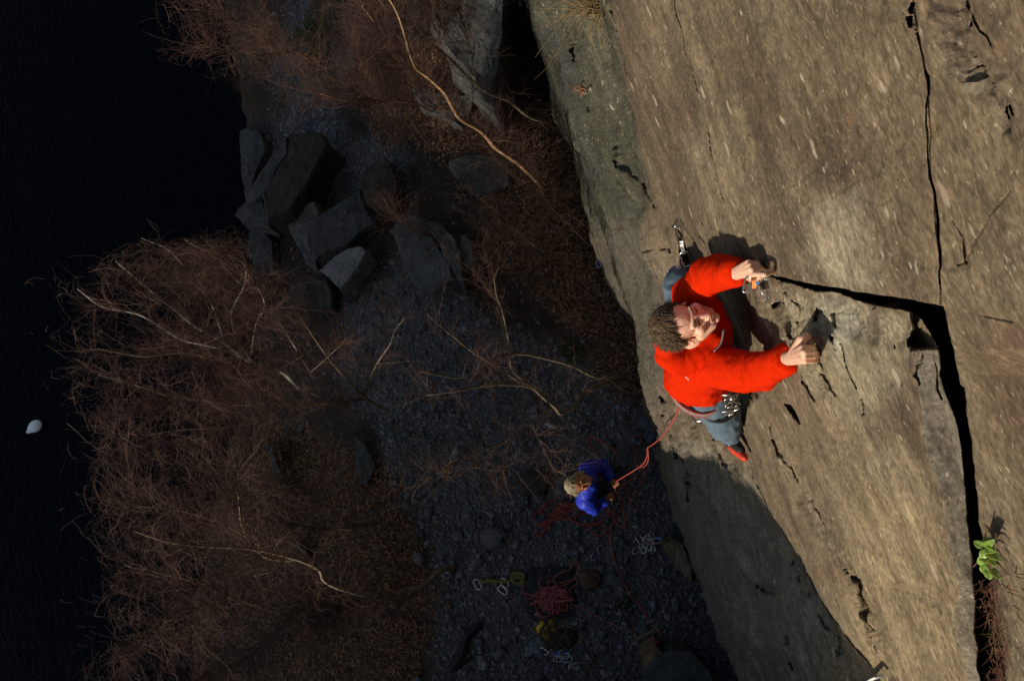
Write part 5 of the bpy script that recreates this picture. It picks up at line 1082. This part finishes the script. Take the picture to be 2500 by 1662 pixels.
# ------------------------------------------------------------------ float on the lake
fp = PZ(86, 1040, WZ+.08); fl = empty('float', 'white egg-shaped float alone on the black water', 'float')
fd = nrm([-.8, -.35, .1]); fb_ = np.cross([0, 0, 1], fd); fb_ = nrm(fb_); fu = np.cross(fd, fb_); FA = np.array([fd, fb_, fu])
blob('hull', [ell(fp, FA, (.10, .088, .075)), cap(fp+fd*.04, .07, fp+fd*.125, .026)], .008, M_float, fl, 4)
tube('eyelet', [fp+fd*.04+fu*.055+.016*(math.cos(t)*fd+math.sin(t)*fb_) for t in np.linspace(0, 2*np.pi, 9)[:-1]], .005, M_black, fl, 3, 5, True)

# ------------------------------------------------------------------ plants on the cliff
plant = empty('crack_plant', 'green broad-leaved plant rooted in the crack at the right edge', 'plant')
w6 = lambda a, b_, o: on_wall(*Z6([(a, b_)])[0], o)
def w6n(a, b_, o): p_ = Z6([(a, b_)])[0]; return PX(p_[0], p_[1], .035-o*.28)
def leafm(a, b_, wd, parent):
    d = b_-a; L = np.linalg.norm(d); d = d/L; vw = nrm(CAM-a); s_ = nrm(np.cross(d, vw)); n_ = np.cross(s_, d); V = []; Fc = []; K = 9
    for i in range(K):
        t = i/(K-1); h = wd*(math.sin(math.pi*min(1, t**.8))**.8)*(1 if t < .98 else 0)+.0006
        c = a+d*L*t+n_*(.25*L*math.sin(math.pi*t)*.5); V += [c-s_*h+n_*h*.35, c-s_*h*.5+n_*h*.12, c, c+s_*h*.5+n_*h*.12, c+s_*h+n_*h*.35]
    for i in range(K-1):
        for k in range(4): Fc.append([i*5+k, i*5+k+1, i*5+6+k, i*5+5+k])
    o = mk('leaf', V, Fc, M_leaf, parent, True); md = o.modifiers.new('t', 'SOLIDIFY'); md.thickness = .0006
    return o
for (a, b_), (c, d_), wd, o1, o2 in (((862, 462), (768, 408), .0085, .05, .09), ((872, 455), (945, 392), .012, .05, .08), ((868, 440), (872, 355), .008, .03, .05), ((905, 500), (998, 575), .013, .05, .09), ((890, 560), (968, 618), .007, .06, .09), ((852, 590), (862, 682), .009, .05, .07), ((885, 630), (908, 730), .010, .04, .06), ((915, 640), (998, 728), .008, .04, .05), ((870, 500), (815, 605), .008, .05, .08), ((850, 540), (885, 600), .010, .07, .09), ((880, 480), (960, 500), .009, .07, .10), ((860, 470), (850, 560), .009, .06, .09), ((920, 660), (960, 690), .007, .03, .04)):
    leafm(w6n(a, b_, o1), w6n(c, d_, o2), wd*.85, plant)
for pts in ([(880, 290), (860, 400), (870, 480), (880, 560), (920, 680), (1000, 780)], [(820, 560), (760, 630), (700, 680), (685, 740)], [(960, 470), (1000, 520), (1025, 570)], [(980, 590), (1020, 640), (1055, 685)], [(890, 330), (930, 350), (990, 402)], [(1000, 760), (1060, 800), (1150, 830)], [(1060, 800), (1065, 740)], [(1060, 830), (1110, 850), (1150, 870)], [(1100, 940), (1150, 980), (1130, 1020), (1188, 1080)]):
    tube('stem', [w6n(a, b_, .05) for a, b_ in pts], [.0016, .0009], M_root, plant, 5, 5)
rg = np.random.RandomState(4); n = 260; P0 = []
for i in range(n):
    b_ = rg.uniform(700, 1560); a = np.interp(b_, [700, 1000, 1250, 1560], [900, 930, 980, 1000])+rg.normal(0, 55); P0.append(w6n(a, b_, rg.uniform(-.02, .05)))
dd = np.array([w6n(950, 1300, .02)-w6n(900, 1000, .03)]); dd = dd/np.linalg.norm(dd)
V_, F_ = blades(np.array(P0), rg.uniform(.012, .05, n), .0009, .4, dirs=dd*.8, K=5)
tag(mk('hanging_roots', V_, F_, M_root), kind='stuff', label='reddish roots and dead stems filling the crack below the green plant', cat='roots')
def tuft(px_, py_, n, L, mat, label, r=.0012, out=.0, cat='grass tuft', dr=(-.6, 0, .2), dz=0):
    c = on_wall(px_, py_, out); e = np.tile(c, (n, 1))+RG.normal(0, L*.12, (n, 3)); V_, F_ = blades(e, RG.uniform(.4, 1, n)*L, r, .7, dirs=np.array([dr]), K=6)
    return tag(mk('grass_tuft', V_, F_, mat), label, cat)
tuft(1462, 8, 140, .30, M_grass, 'straw-coloured grass tuft growing from the lower slab at the top edge', .003)
tuft(2288, 322, 26, .035, M_grass, 'tiny dry golden grass tuft sprouting from the thin crack', .0006)
tuft(1428, 216, 26, .10, M_litter, 'small rusty clump of dead leaves in a hollow of the green-grey slab', .008)
tuft(2440, 1545, 60, .03, M_moss, 'small mossy tuft in the crack beneath the hanging roots', .0012)
tuft(1520, 560, 20, .1, M_twigd, 'few dry stalks poking from the cliff foot by the notch', .002)
# loose flakes lodged on the face
def flake(pts, out, th, label):
    P = np.array([PX(a, b_, 0.) for a, b_ in pts]); w0 = np.array([wall_x(p[1], p[2]) for p in P]); base = np.median(w0)
    top = P.copy(); top[:, 0] = base-out; c = top.mean(0); t2_ = c+(top-c)*.9; t2_[:, 0] = base-out-th; n = len(pts); low = top.copy(); low[:, 0] = base+.04
    V = np.concatenate([low, top, t2_]); Fc = []
    for r_ in (0, n):
        for i in range(n): Fc.append([r_+i, r_+(i+1) % n, r_+n+(i+1) % n, r_+n+i])
    Fc.append(list(range(2*n, 3*n)))
    bm = bmesh.new(); me = bpy.data.meshes.new('rock_flake'); me.from_pydata([tuple(v) for v in V], [], Fc); bm.from_mesh(me); bmesh.ops.triangulate(bm, faces=bm.faces[:])
    bmesh.ops.subdivide_edges(bm, edges=bm.edges[:], cuts=2, use_grid_fill=True); bmesh.ops.recalc_face_normals(bm, faces=bm.faces[:])
    for v in bm.verts: v.co += v.normal*float(.0025*vn(v.co.x*60, v.co.y*60, v.co.z*60, 9))
    bm.to_mesh(me); bm.free(); me.materials.append(M_flake); o = bpy.data.objects.new('rock_flake', me); C.objects.link(o); o.parent = cliff
    return o
M_flake = rock_mat('flake_rock', (.15, .125, .095), spots=False, bumpd=.006)
for pts, o_, th in ((Zh([(955, 960), (1060, 950), (1160, 1300), (1060, 1390), (1030, 1320)]), .012, .012), (Zh([(760, 830), (850, 820), (900, 1130), (860, 1160), (770, 1020)]), .006, .008), (Zh([(480, 1060), (600, 1020), (700, 1100), (730, 1350), (570, 1300)]), .006, .01),
                    (Z5([(1060, 570), (1120, 510), (1135, 620), (1150, 740), (1110, 760), (1065, 680)]), .008, .01), (Y2([(1380, 115), (1460, 140), (1650, 55), (1670, 200), (1560, 190), (1400, 265), (1340, 250)]), .004, .012),
                    (Z5([(1405, 560), (1440, 585), (1490, 660), (1522, 752), (1480, 705), (1430, 625)]), -.06, .006), (Z7([(1070, 760), (1180, 745), (1250, 740), (1250, 850), (1210, 890), (1140, 850)]), .004, .006), (Z7([(1110, 535), (1150, 540), (1160, 600), (1120, 620)]), .004, .005), (Zh([(860, 490), (920, 480), (1040, 570), (990, 590), (870, 550)]), .002, .004)):
    flake(pts, o_, th, None)
